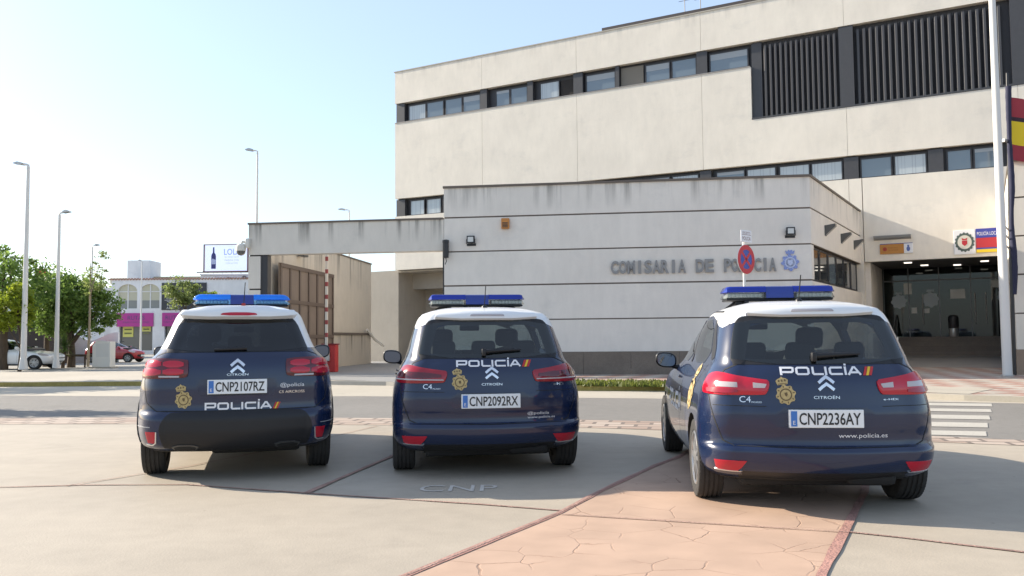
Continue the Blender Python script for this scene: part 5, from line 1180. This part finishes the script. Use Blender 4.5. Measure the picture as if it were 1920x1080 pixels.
def gapline(root, car, pts, mode='rear', t=.006, sub=14):
    fine = []
    for a, b_ in zip(pts, pts[1:]):
        for k in range(sub): fine.append((a[0]+(b_[0]-a[0])*k/sub, a[1]+(b_[1]-a[1])*k/sub))
    fine.append(pts[-1]); mb = MB(); car.conform(mb, stroke_geo([(fine, False)], t), mode, 0, 0, .0016); mb.build('panel_gap', M_under, root)
# ---------------------------------------------------------------- compact van (two of them)
#        z     w     yr    b    rc   rl    yf
MPV = [(.225, .78, -.56, .10, .25, .30, 3.40), (.27, .84, -.68, .10, .28, .32, 3.52), (.33, .875, -.745, .10, .28, .34, 3.60), (.40, .893, -.772, .10, .28, .34, 3.64), (.46, .90, -.775, .10, .28, .34, 3.65), (.483, .902, -.762, .10, .28, .34, 3.65),
       (.505, .903, -.728, .10, .28, .34, 3.65), (.56, .905, -.722, .10, .28, .35, 3.65), (.64, .905, -.735, .10, .27, .36, 3.64), (.72, .900, -.738, .10, .27, .36, 3.62), (.80, .888, -.728, .10, .26, .36, 3.55), (.90, .862, -.716, .10, .25, .36, 3.35),
       (.97, .835, -.704, .10, .24, .36, 2.95), (1.03, .802, -.682, .10, .22, .35, 2.68), (1.08, .772, -.655, .10, .21, .34, 2.55), (1.15, .748, -.612, .10, .18, .30, 2.40), (1.30, .708, -.512, .09, .16, .28, 2.03), (1.42, .672, -.430, .085, .15, .26, 1.66), (1.475, .645, -.392, .08, .14, .25, 1.47), (1.515, .61, -.36, .08, .13, .24, 1.32)]
def make_mpv(name, label, pose, txt, variant):
    x, y, a = pose; root = thing(name, label, 'police car', (x, y, .008), a, 'police cars parked in the bays')
    car = Car(MPV, .085, .55, 3.2); wh = [(-.79, 0), (.79, 0), (-.79, 2.785), (.79, 2.785)]; rt = .318
    def fm(c, n):
        if c.z > 1.478: return 'roof'
        if c.z < .486 and c.y < .30: return 'lower_valance' if (c.z < .300 and abs(c.x) < .62) else 'bumper'
        return 'body'
    rear = [(-.60, 1.12), (.60, 1.12), (.59, 1.18), (.51, 1.43), (-.51, 1.43), (-.59, 1.18)]
    sides = [[(-.10, 1.10), (.92, 1.08), (.92, 1.44), (.15, 1.44)], [(1.02, 1.08), (2.12, 1.08), (1.50, 1.40), (1.30, 1.44), (1.02, 1.44)]]
    ws = [(-.60, 1.13), (.60, 1.13), (.48, 1.45), (-.48, 1.45)]
    car_shell(car, root, .225, wh, rt, 1.53, rear, sides, ws, fm, {'roof': M_carwhite, 'body': M_navy, 'bumper': M_navy, 'lower_valance': M_blackp, 'underbody': M_under, 'cabin_lining': M_cabin}, [(-.36, .64), (.36, .64), (.42, .775), (-.42, .775)])
    interior(root)
    for sg in (1, -1): patch_obj(car, root, 'roof_corner', M_carwhite, 'rear', [(sg*.50, 1.437), (sg*.66, 1.395), (sg*.74, 1.372), (sg*.80, 1.38), (sg*1.02, 1.44), (sg*1.22, 1.476), (sg*1.3, 1.482), (sg*1.3, 1.487), (sg*.50, 1.487)], off=.0016, thick=.003, cols=40, rows=8, rnd=0)
    # glass
    fr = MB(); car.patch(fr, 'rear', [(-.68, 1.092), (.68, 1.092), (.65, 1.25), (.585, 1.452), (-.585, 1.452), (-.65, 1.25)], off=.006, thick=0, cols=40, rows=14, rnd=1)
    fr.build('rear_window', M_tint, root, smooth=60)
    mb = MB()
    for sg in (-1, 1): car.patch(mb, 'rear', [(sg*.685, 1.09), (sg*.56, 1.09), (sg*.53, 1.25), (sg*.48, 1.40), (sg*.44, 1.455), (sg*.59, 1.455), (sg*.655, 1.25)], off=.0042, thick=0, cols=12, rows=14, rnd=1)
    car.patch(mb, 'rear', [(-.66, 1.088), (.66, 1.088), (.66, 1.128), (-.66, 1.128)], off=.0022, thick=0, cols=30, rows=2, rnd=0)
    car.patch(mb, 'rear', [(-.5, 1.40), (.5, 1.40), (.52, 1.458), (-.52, 1.458)], off=.0042, thick=0, cols=30, rows=3, rnd=0); mb.build('window_border', M_blackp, root, smooth=60)
    for md in ('left', 'right'):
        for poly in ([(-.14, 1.085), (.94, 1.07), (.94, 1.452), (.12, 1.452)], [(1.0, 1.07), (2.16, 1.065), (1.52, 1.41), (1.30, 1.452), (1.0, 1.452)]): patch_obj(car, root, 'side_window', M_tintside, md, poly, off=.003, thick=0, rnd=1, cols=16, rows=8)
        patch_obj(car, root, 'quarter_panel_trim', M_blackp, md, [(-.33, 1.15), (-.18, 1.09), (.10, 1.455), (-.04, 1.42)], off=.0025, thick=0, rnd=1, cols=12, rows=8)
        patch_obj(car, root, 'door_pillar', M_blackp, md, [(.93, 1.07), (1.01, 1.07), (1.01, 1.453), (.93, 1.453)], off=.0035, thick=0, rnd=0, cols=3, rows=8)
        for yy in (.97, 2.15): gapline(root, car, [(yy, 1.05), (yy+.02, .75), (yy-.02, .36)], md)
        gapline(root, car, [(-.12, 1.08), (.05, .90), (.42, .80), (.52, .5)], md)
        for yy in (.32, 1.32): patch_obj(car, root, 'door_handle', M_navy, md, [(yy-.10, .905), (yy+.10, .905), (yy+.10, .935), (yy-.10, .935)], off=.02, thick=.02, rnd=1, cols=8, rows=2)
    patch_obj(car, root, 'windscreen', M_tint, 'front', [(-.63, 1.10), (.63, 1.10), (.50, 1.47), (-.50, 1.47)], off=.003, thick=0, rnd=1, cols=24, rows=10)
    # spoiler lip over the rear window
    patch_obj(car, root, 'spoiler', M_carwhite, 'rear', [(-.50, 1.447), (.50, 1.447), (.47, 1.512), (-.47, 1.512)], off=.035, thick=.05, rnd=1, cols=30, rows=4, dome=.012)
    patch_obj(car, root, 'high_brake_light', M_clear, 'rear', [(-.16, 1.463), (.16, 1.463), (.15, 1.478), (-.15, 1.478)], off=.052, thick=.02, rnd=0, cols=10, rows=2)
    # lamps
    LP = [(-.40, .975), (-.45, .981), (-.60, 1.0), (-.78, 1.034), (-.90, 1.022), (-.97, .985), (-1.0, .93), (-1.0, .885), (-.97, .868), (-.72, .864), (-.46, .868), (-.425, .872), (-.40, .93)]
    for md in (1, -1):
        P_ = LP if md > 0 else mirror_poly(LP); tl = patch_obj(car, root, 'tail_lamp', M_redlens2 if variant else M_redlens, 'rear', P_, off=.010, thick=.02, cols=30, rows=10, dome=.012, rnd=1)
        if variant:
            for q in ([(-.52, .955), (-.42, .945), (-.43, .917), (-.52, .917)], [(-.80, .958), (-.64, .956), (-.64, .920), (-.80, .920)]):  # white lights
                q = q if md > 0 else mirror_poly(q); patch_obj(car, tl, 'reverse_light', M_clear, 'rear', q, off=.0235, thick=.01, cols=8, rows=3, rnd=0)
            q = [(-.95, .912), (-.64, .912), (-.64, .875), (-.95, .88)]; q = q if md > 0 else mirror_poly(q); patch_obj(car, tl, 'lower_lens', M_redlens, 'rear', q, off=.0235, thick=.01, cols=10, rows=3, rnd=1)
        else:
            q = [(-.97, .905), (-.43, .897), (-.43, .888), (-.97, .892)]; q = q if md > 0 else mirror_poly(q); patch_obj(car, tl, 'reverse_light', M_clear, 'rear', q, off=.0245, thick=.01, cols=14, rows=2, rnd=0)
            q = [(-.95, .975), (-.45, .952), (-.45, .905), (-.97, .912)]; q = q if md > 0 else mirror_poly(q); patch_obj(car, tl, 'lower_lens', M_darklens, 'rear', q, off=.0235, thick=.01, cols=14, rows=3, rnd=1)
        q = [(-.85, .388), (-.59, .388), (-.62, .345), (-.65, .312), (-.83, .318)]; q = q if md > 0 else mirror_poly(q)
        rf = patch_obj(car, root, 'rear_reflector', M_redlens2, 'rear', q, off=.006, thick=.015, cols=12, rows=4, rnd=0)
        q = [(-.85, .318), (-.62, .312), (-.63, .304), (-.84, .309)]; q = q if md > 0 else mirror_poly(q); patch_obj(car, rf, 'reflector_trim', M_chrome, 'rear', q, off=.008, thick=.012, cols=12, rows=2, rnd=0)
    # tailgate lines, badges, writing
    gapline(root, car, [(-.60, 1.10), (-.74, 1.05), (-.90, .86), (-.84, .70), (-.76, .53), (-.68, .497), (0, .492), (.68, .497), (.76, .53), (.84, .70), (.90, .86), (.74, 1.05), (.60, 1.10)], t=.009)
    gapline(root, car, [(-.85, .79), (-.43, .785)], t=.005); gapline(root, car, [(.43, .785), (.85, .79)], t=.005)
    plate(root, car, .70, txt)
    chevrons(root, car, .01, .955, .112, .10, M_chrome)
    rear_text(root, car, 'CITROËN', .01, .855, .19, .026, M_chrome, 'maker_lettering')
    rear_text(root, car, 'C4', -.585, .835, .085, .045, M_chrome, 'model_lettering'); rear_text(root, car, 'PICASSO', -.50, .815, .075, .012, M_chrome, 'model_lettering')
    police_emblem(car, root, 'rear', -.285, .872, .074)
    policia(root, car, -.015, 1.012, .60, .060); stripes(root, car, .297, 1.008, .07, .062)
    if variant: rear_text(root, car, 'www.policia.es', .275, .573, .375, .042, M_lett)
    else: rear_text(root, car, '@policía', .45, .578, .215, .036, M_lett); rear_text(root, car, 'www.policia.es', .48, .540, .275, .027, M_lett); rear_text(root, car, 'e-HDi', .66, .845, .10, .026, M_chrome, 'model_lettering')
    if variant: rear_text(root, car, 'e-HDi', .50, .835, .12, .014, M_chrome, 'model_lettering')
    # side markings
    for md in ('left', 'right'):
        police_emblem(car, root, md, .22, .83, .14, 0)
        g = policia_geo(1.15, .16); g = ([(-a if md == 'left' else a, b_) for a, b_ in g[0]], g[1]); mb = MB(); car.conform(mb, g, md, 1.42, .62, .004); mb.build('police_lettering', M_lett, root)
    rear_text(root, car, '375', -.72, 1.435, .16, .055, M_grey, 'roof_number', rot=-.25)
    for sg in (1, -1):
        hl = patch_obj(car, root, 'headlight', M_clear, 'front', [(sg*.45, .74), (sg*.74, .80), (sg*.80, .74), (sg*.76, .66), (sg*.48, .66)], off=.006, thick=.012, rnd=2, cols=14, rows=5)
    patch_obj(car, root, 'grille', M_blackp, 'front', [(-.55, .34), (.55, .34), (.6, .50), (-.6, .50)], off=.004, thick=.01, rnd=1, cols=20, rows=4)
    # wiper, aerial, light bar, mirrors, wheels
    mb = MB(); q = [car.arc(xx, 1.155+.012*math.sin(xx*4))+Vector((0, -.028, 0)) for xx in (-.06, .0, .1, .2, .3)]; mb.tube(q, [.024, .020, .016, .013, .008], 8); p0 = car.arc(-.055, 1.14); mb.rbox(tuple(p0+Vector((-.02, -.05, -.03))), tuple(p0+Vector((.02, .0, .04))), .01); mb.build('rear_wiper', M_blackp, root, smooth=45)
    mb = MB(); mb.lathe([(.03, 0), (.028, .02), (.012, .035), (0, .036)], 14, mtx=Matrix.Translation((.02, .05, 1.578))); mb.tube([(.02, .05, 1.60), (.03, .0, 1.80)], .005, 6); mb.build('aerial', M_blackp, root, smooth=45)
    light_bar(root, .78, 1.620, 1.04 if not variant else 1.01, False, 1.60)
    for sg in (-1, 1):
        door_mirror(root, car, sg, 2.02, 1.03, M_blackp)
        mb = MB(); q = [Vector((sg*(car.sidep(yy, zz, 1).x-.005), yy, zz+.0)) for yy, zz in ((-.05, 1.50), (.4, 1.513), (.9, 1.513), (1.25, 1.50))]; mb.tube(q, .012, 6); mb.build('roof_strip', M_blackp, root, smooth=45)
    for i, (xx, yy) in enumerate(wh): wheel(root, xx, yy, rt, .215, .215, 'five')
    mb = MB(); mb.rbox((-.60, -.45, .17), (.60, -.05, .30), .04); mb.tube([(-.66, 0, .30), (.66, 0, .30)], .05, 8); mb.rbox((.18, -.60, .20), (.55, -.2, .30), .04); mb.build('rear_axle', M_under, root)
    return root
# ---------------------------------------------------------------- crossover
SUV = [(.262, .80, -.66, .10, .26, .30, 3.42), (.31, .87, -.78, .10, .28, .34, 3.52), (.38, .905, -.825, .10, .28, .34, 3.60), (.47, .918, -.845, .10, .27, .34, 3.63), (.56, .922, -.845, .10, .27, .34, 3.63), (.615, .922, -.828, .10, .27, .34, 3.63), (.645, .922, -.795, .10, .27, .34, 3.63),
       (.72, .920, -.790, .10, .27, .35, 3.62), (.82, .915, -.792, .10, .26, .35, 3.60), (.93, .898, -.785, .10, .25, .35, 3.50), (1.02, .872, -.775, .10, .24, .35, 3.25), (1.10, .835, -.750, .10, .22, .34, 2.70), (1.16, .775, -.712, .10, .20, .32, 2.45), (1.22, .735, -.665, .10, .19, .31, 2.28), (1.35, .68, -.565, .09, .17, .30, 1.92), (1.46, .638, -.480, .085, .16, .28, 1.58), (1.51, .615, -.45, .08, .15, .27, 1.42), (1.55, .585, -.425, .08, .14, .26, 1.30)]
def make_suv(name, label, pose, txt):
    x, y, a = pose; root = thing(name, label, 'police car', (x, y, .008), a, 'police cars parked in the bays')
    car = Car(SUV, .09, .55, 3.2); wh = [(-.80, 0), (.80, 0), (-.80, 2.73), (.80, 2.73)]; rt = .352
    def fm(c, n):
        if c.z > 1.475 or (c.z > 1.195 and c.y < .10): return 'roof'
        if c.y < .30: return 'sill_cladding' if c.z < .285 else 'body'
        if c.z < .36: return 'sill_cladding'
        return 'body'
    rear = [(-.61, 1.205), (.61, 1.205), (.60, 1.25), (.49, 1.455), (-.49, 1.455), (-.60, 1.25)]
    sides = [[(-.18, 1.19), (.88, 1.15), (.88, 1.47), (.10, 1.47)], [(.98, 1.15), (2.02, 1.15), (1.45, 1.44), (1.28, 1.47), (.98, 1.47)]]
    ws = [(-.62, 1.2), (.62, 1.2), (.5, 1.48), (-.5, 1.48)]
    car_shell(car, root, .262, wh, rt, 1.56, rear, sides, ws, fm, {'roof': M_carwhite, 'body': M_navy, 'sill_cladding': M_blackp, 'underbody': M_under, 'cabin_lining': M_cabin}, [(-.34, .775), (.34, .775), (.38, .925), (-.38, .925)])
    interior(root, zs=.62)
    patch_obj(car, root, 'rear_window', M_priv, 'rear', [(-.70, 1.172), (.70, 1.172), (.645, 1.30), (.555, 1.487), (-.555, 1.487), (-.645, 1.30)], off=.0035, thick=0, cols=40, rows=14, rnd=1)
    mb = MB()
    for sg in (-1, 1): car.patch(mb, 'rear', [(sg*.705, 1.168), (sg*.58, 1.168), (sg*.53, 1.30), (sg*.46, 1.43), (sg*.42, 1.49), (sg*.56, 1.49), (sg*.65, 1.30)], off=.0022, thick=0, cols=12, rows=14, rnd=1)
    car.patch(mb, 'rear', [(-.68, 1.166), (.68, 1.166), (.68, 1.21), (-.68, 1.21)], off=.0022, thick=0, cols=30, rows=2, rnd=0); car.patch(mb, 'rear', [(-.5, 1.43), (.5, 1.43), (.54, 1.49), (-.54, 1.49)], off=.0022, thick=0, cols=30, rows=3, rnd=0); mb.build('window_border', M_blackp, root, smooth=60)
    for md in ('left', 'right'):
        for poly in ([(-.22, 1.18), (.90, 1.14), (.90, 1.482), (.08, 1.482)], [(.96, 1.14), (2.06, 1.14), (1.47, 1.45), (1.28, 1.482), (.96, 1.482)]): patch_obj(car, root, 'side_window', M_priv if poly[0][0] < 0 else M_tintside, md, poly, off=.003, thick=0, rnd=1, cols=16, rows=8)
        patch_obj(car, root, 'door_pillar', M_blackp, md, [(.89, 1.14), (.97, 1.14), (.97, 1.483), (.89, 1.483)], off=.0035, thick=0, rnd=0, cols=3, rows=8)
        for yy in (.93, 2.1): gapline(root, car, [(yy, 1.12), (yy+.02, .8), (yy-.02, .42)], md)
        for yy in (.30, 1.30): patch_obj(car, root, 'door_handle', M_navy, md, [(yy-.10, .985), (yy+.10, .985), (yy+.10, 1.015), (yy-.10, 1.015)], off=.02, thick=.02, rnd=1, cols=8, rows=2)
        g = policia_geo(1.15, .16); g = ([(-q if md == 'left' else q, b_) for q, b_ in g[0]], g[1]); mb = MB(); car.conform(mb, g, md, 1.42, .70, .004); mb.build('police_lettering', M_lett, root)
        # wheel arch cladding
        for yc in (0, 2.73):
            pts = [(yc+(rt+.085)*math.cos(t), rt+(rt+.085)*math.sin(t)) for t in [k*math.pi/20 for k in range(21)]]; mb = MB(); car.conform(mb, stroke_geo([(pts, False)], .075), md, 0, 0, .012, 0, .012); mb.build('arch_cladding', M_blackp, root)
    patch_obj(car, root, 'windscreen', M_tint, 'front', [(-.66, 1.17), (.66, 1.17), (.52, 1.50), (-.52, 1.50)], off=.003, thick=0, rnd=1, cols=24, rows=10)
    patch_obj(car, root, 'spoiler', M_carwhite, 'rear', [(-.56, 1.475), (.56, 1.475), (.52, 1.552), (-.52, 1.552)], off=.055, thick=.07, rnd=1, cols=30, rows=4, dome=.012)
    patch_obj(car, root, 'high_brake_light', M_redlens2, 'rear', [(-.17, 1.482), (.17, 1.482), (.15, 1.506), (-.15, 1.506)], off=.070, thick=.02, rnd=1, cols=12, rows=2)
    LP = [(-.46, 1.105), (-.86, 1.118), (-.96, 1.09), (-1.02, 1.03), (-1.02, .95), (-.95, .93), (-.48, .938), (-.45, .96), (-.45, 1.08)]
    for md in (1, -1):
        f = (lambda q: q) if md > 0 else mirror_poly
        tl = patch_obj(car, root, 'tail_lamp', M_darklens, 'rear', f(LP), off=.010, thick=.02, cols=30, rows=10, dome=.010)
        for q in ([(-.95, 1.095), (-.70, 1.095), (-.70, 1.03), (-.98, 1.03)], [(-.98, 1.022), (-.70, 1.022), (-.70, .96), (-.96, .955)], [(-.685, 1.09), (-.49, 1.085), (-.49, 1.03), (-.685, 1.03)], [(-.685, 1.022), (-.49, 1.022), (-.49, .965), (-.685, .962)]):
            patch_obj(car, tl, 'lamp_module', M_redlens2, 'rear', f(q), off=.022, thick=.012, cols=10, rows=5, dome=.003, rnd=1)
        patch_obj(car, tl, 'reverse_light', M_clear, 'rear', f([(-.72, .958), (-.53, .956), (-.53, .942), (-.72, .944)]), off=.0215, thick=.01, cols=8, rows=2, rnd=0)
        rf = patch_obj(car, root, 'rear_reflector', M_redlens2, 'rear', f([(-.86, .462), (-.735, .462), (-.745, .36), (-.835, .36)]), off=.006, thick=.015, cols=10, rows=4, rnd=0)
        fr = stroke_geo([([(-.735, .462), (-.742, .365), (-.775, .345), (-.855, .348)], False)], .011); fr = (f(fr[0]), fr[1]); mb = MB(); car.conform(mb, fr, 'rear', 0, 0, .010, 0, .01); mb.build('reflector_trim', M_chrome, rf)
        ex = patch_obj(car, root, 'exhaust_trim', mat('exhaust_grey', (.10, .10, .10), .3, .6), 'rear', f([(-.60, .345), (-.34, .345), (-.36, .285), (-.58, .285)]), off=.012, thick=.02, cols=12, rows=4, rnd=1)
        patch_obj(car, ex, 'exhaust_opening', M_under, 'rear', f([(-.575, .332), (-.365, .332), (-.38, .292), (-.565, .292)]), off=.014, thick=.005, cols=12, rows=4, rnd=1)
        patch_obj(car, root, 'bumper_corner_line', mat('grey_strip', (.30, .30, .31), .4), 'rear', f([(-1.05, .512), (-.80, .506), (-.80, .499), (-1.05, .503)]), off=.004, thick=.004, cols=12, rows=1, rnd=0)
    gapline(root, car, [(-.66, 1.175), (-.80, 1.14), (-.92, .92), (-.86, .72), (-.74, .642), (0, .638), (.74, .642), (.86, .72), (.92, .92), (.80, 1.14), (.66, 1.175)], t=.009)
    patch_obj(car, root, 'bumper', M_blackp, 'rear', [(-.58, .634), (0, .634), (.58, .634), (.66, .60), (.715, .50), (.70, .40), (.66, .285), (-.66, .285), (-.70, .40), (-.715, .50), (-.66, .60)], off=.005, thick=.01, cols=50, rows=14, rnd=1)
    plate(root, car, .855, txt)
    chevrons(root, car, .0, 1.04, .122, .115, M_chrome)
    rear_text(root, car, 'CITROËN', .0, .966, .195, .024, M_chrome, 'maker_lettering')
    police_emblem(car, root, 'rear', -.49, .742, .080)
    policia(root, car, .01, .648, .61, .066); stripes(root, car, .325, .644, .05, .06)
    rear_text(root, car, '@policía', .515, .855, .235, .046, M_lett); rear_text(root, car, 'C5 AIRCROSS', .51, .796, .25, .024, M_chrome, 'model_lettering')
    mb = MB(); q = [car.arc(xx, 1.20+.01*math.sin(xx*5))+Vector((0, -.022, 0)) for xx in (-.22, -.1, .0, .08)]; mb.tube(q, [.010, .014, .018, .022], 8); mb.build('rear_wiper', M_blackp, root, smooth=45)
    mb = MB(); mb.prism([(-.035, .10), (.03, .10), (.015, .135), (.0, .145)], -.02, .02, axis='x', mtx=Matrix.Translation((.03, .0, 1.505))); mb.build('aerial', mat('aerial_red', (.35, .03, .02), .4), root)
    mb = MB(); mb.tube([(.03, .06, 1.62), (.045, .02, 1.86)], .005, 6); mb.build('aerial', M_blackp, root)
    light_bar(root, .80, 1.642, 1.05, True, 1.64)
    for sg in (-1, 1):
        door_mirror(root, car, sg, 1.95, 1.10, M_blackp)
    for i, (xx, yy) in enumerate(wh): wheel(root, xx, yy, rt, .225, .235, 'five')
    mb = MB(); mb.rbox((-.25, -.5, .22), (.60, -.1, .33), .04); mb.tube([(-.66, 0, .32), (.66, 0, .32)], .05, 8); mb.build('rear_axle', M_under, root)
    return root
c1 = make_suv('police_car', 'navy and white police crossover with privacy glass and bright blue light bar, plate CNP2107RZ', (-2.735, 8.56, .285), 'CNP2107RZ'); c1.scale = (.955, 1, 1)
make_mpv('police_car', 'navy and white police people carrier in shade, plate CNP2092RX', (-.295, 8.57, .13), 'CNP2092RX', 0)
c3 = make_mpv('police_car', 'navy and white police people carrier with sunlit left side, plate CNP2236AY', (2.285, 6.80, -.09), 'CNP2236AY', 1); c3.scale = (.945, 1, .978)
# ---------------------------------------------------------------- civilian cars far off
def civil(name, label, pose, spec, dome, paint, rt, wb, side, ws, rear, rim_st, head):
    x, y, a = pose; root = thing(name, label, 'car', (x, y, 0.0), a); car = Car(spec, dome, .6, 3); wh = [(-.77, 0), (.77, 0), (-.77, wb), (.77, wb)]
    zt = car.zr
    car_shell(car, root, spec[0][0], wh, rt, zt+dome*.4, rear, side, ws, lambda c, n: 'body' if c.z > .26 else 'sill', {'body': paint, 'sill': M_blackp, 'underbody': M_under, 'cabin_lining': M_cabin})
    interior(root, 1.15, .2, .42, False)
    g = glass_mat('civil_glass', (.30, .36, .38))
    for md in ('left', 'right'):
        for p in side:
            c = (sum(q[0] for q in p)/len(p), sum(q[1] for q in p)/len(p)); patch_obj(car, root, 'side_window', g, md, [(c[0]+(q[0]-c[0])*1.05, c[1]+(q[1]-c[1])*1.05) for q in p], off=.003, thick=0, rnd=1, cols=14, rows=6)
        patch_obj(car, root, 'headlight', M_clear, md, head, off=.006, thick=.012, rnd=2, cols=14, rows=5)
        for yy in (.25, 1.25): patch_obj(car, root, 'door_handle', paint, md, [(yy-.10, .83), (yy+.10, .83), (yy+.10, .855), (yy-.10, .855)], off=.02, thick=.02, rnd=1, cols=6, rows=2)
        for yy in (.85, 1.95): gapline(root, car, [(yy, .92), (yy, .6), (yy-.02, .32)], md)
    patch_obj(car, root, 'windscreen', g, 'front', [(q[0]*1.05, q[1]) for q in ws], off=.003, thick=0, rnd=1, cols=20, rows=8)
    patch_obj(car, root, 'rear_window', g, 'rear', [(q[0]*1.08, q[1]) for q in rear], off=.003, thick=0, rnd=1, cols=20, rows=8)
    for sg in (-1, 1): door_mirror(root, car, sg, 1.85, .98, paint)
    for xx, yy in wh: wheel(root, xx, yy, rt, .21, rt*.68, rim_st)
    patch_obj(car, root, 'grille', M_blackp, 'front', [(-.45, .35), (.45, .35), (.5, .55), (-.5, .55)], off=.004, thick=.01, rnd=1, cols=12, rows=4)
    patch_obj(car, root, 'number_plate', M_plate, 'front', [(-.26, .40), (.26, .40), (.26, .51), (-.26, .51)], off=.012, thick=.01, rnd=0, cols=6, rows=2)
    return root
SED = [(.19, .78, -.80, .1, .25, .3, 3.35), (.30, .88, -.95, .1, .28, .34, 3.55), (.45, .905, -1.0, .1, .28, .34, 3.66), (.62, .91, -1.0, .1, .28, .34, 3.68), (.72, .905, -.99, .1, .28, .34, 3.58), (.80, .895, -.97, .1, .26, .34, 3.25), (.88, .87, -.93, .1, .25, .34, 2.65), (.95, .835, -.80, .1, .22, .32, 2.25), (1.05, .78, -.45, .1, .20, .30, 2.00), (1.20, .69, -.12, .09, .18, .28, 1.66), (1.33, .62, .12, .08, .16, .26, 1.30), (1.38, .58, .20, .08, .15, .25, 1.15)]
civil('parked_car', 'silver saloon car cut by the left edge, behind the tallest street lamp', (-25.45, 41.4, R(-91)), SED, .07, mat('silver_paint', (.76, .77, .78), .3, .1, coat=1), .325, 2.75, [[(-.05, .96), (.82, .95), (.82, 1.33), (.35, 1.33)], [(.90, .95), (1.90, .95), (1.30, 1.30), (1.1, 1.34), (.90, 1.34)]], [(-.6, .99), (.6, .99), (.45, 1.34), (-.45, 1.34)], [(-.55, 1.0), (.55, 1.0), (.45, 1.32), (-.45, 1.32)], 'five', [(2.85, .80), (3.35, .70), (3.36, .62), (3.0, .66)])
HAT = [(.19, .76, -.55, .1, .25, .3, 2.98), (.30, .85, -.64, .1, .28, .34, 3.12), (.45, .87, -.66, .1, .28, .34, 3.20), (.62, .872, -.66, .1, .28, .34, 3.22), (.74, .868, -.65, .1, .28, .34, 3.12), (.84, .85, -.62, .1, .26, .34, 2.80), (.93, .82, -.58, .1, .25, .34, 2.40), (1.0, .785, -.52, .1, .22, .32, 2.12), (1.12, .72, -.42, .1, .20, .30, 1.85), (1.28, .64, -.28, .09, .18, .28, 1.48), (1.38, .59, -.20, .08, .16, .26, 1.18), (1.42, .56, -.15, .08, .15, .25, 1.05)]
rc = civil('parked_car', 'red hatchback partly hidden by the white totem', (-26.0, 53.5, R(-93)), HAT, .06, mat('red_paint', (.36, .012, .018), .3, coat=1), .30, 2.5, [[(-.1, 1.0), (.75, .98), (.75, 1.36), (.15, 1.36)], [(.83, .98), (1.78, .97), (1.25, 1.30), (1.05, 1.37), (.83, 1.37)]], [(-.58, 1.04), (.58, 1.04), (.45, 1.37), (-.45, 1.37)], [(-.52, 1.03), (.52, 1.03), (.42, 1.36), (-.42, 1.36)], 'seven', [(2.45, .84), (2.90, .74), (2.92, .64), (2.6, .70)])
rc.scale = (.92, .92, .92)
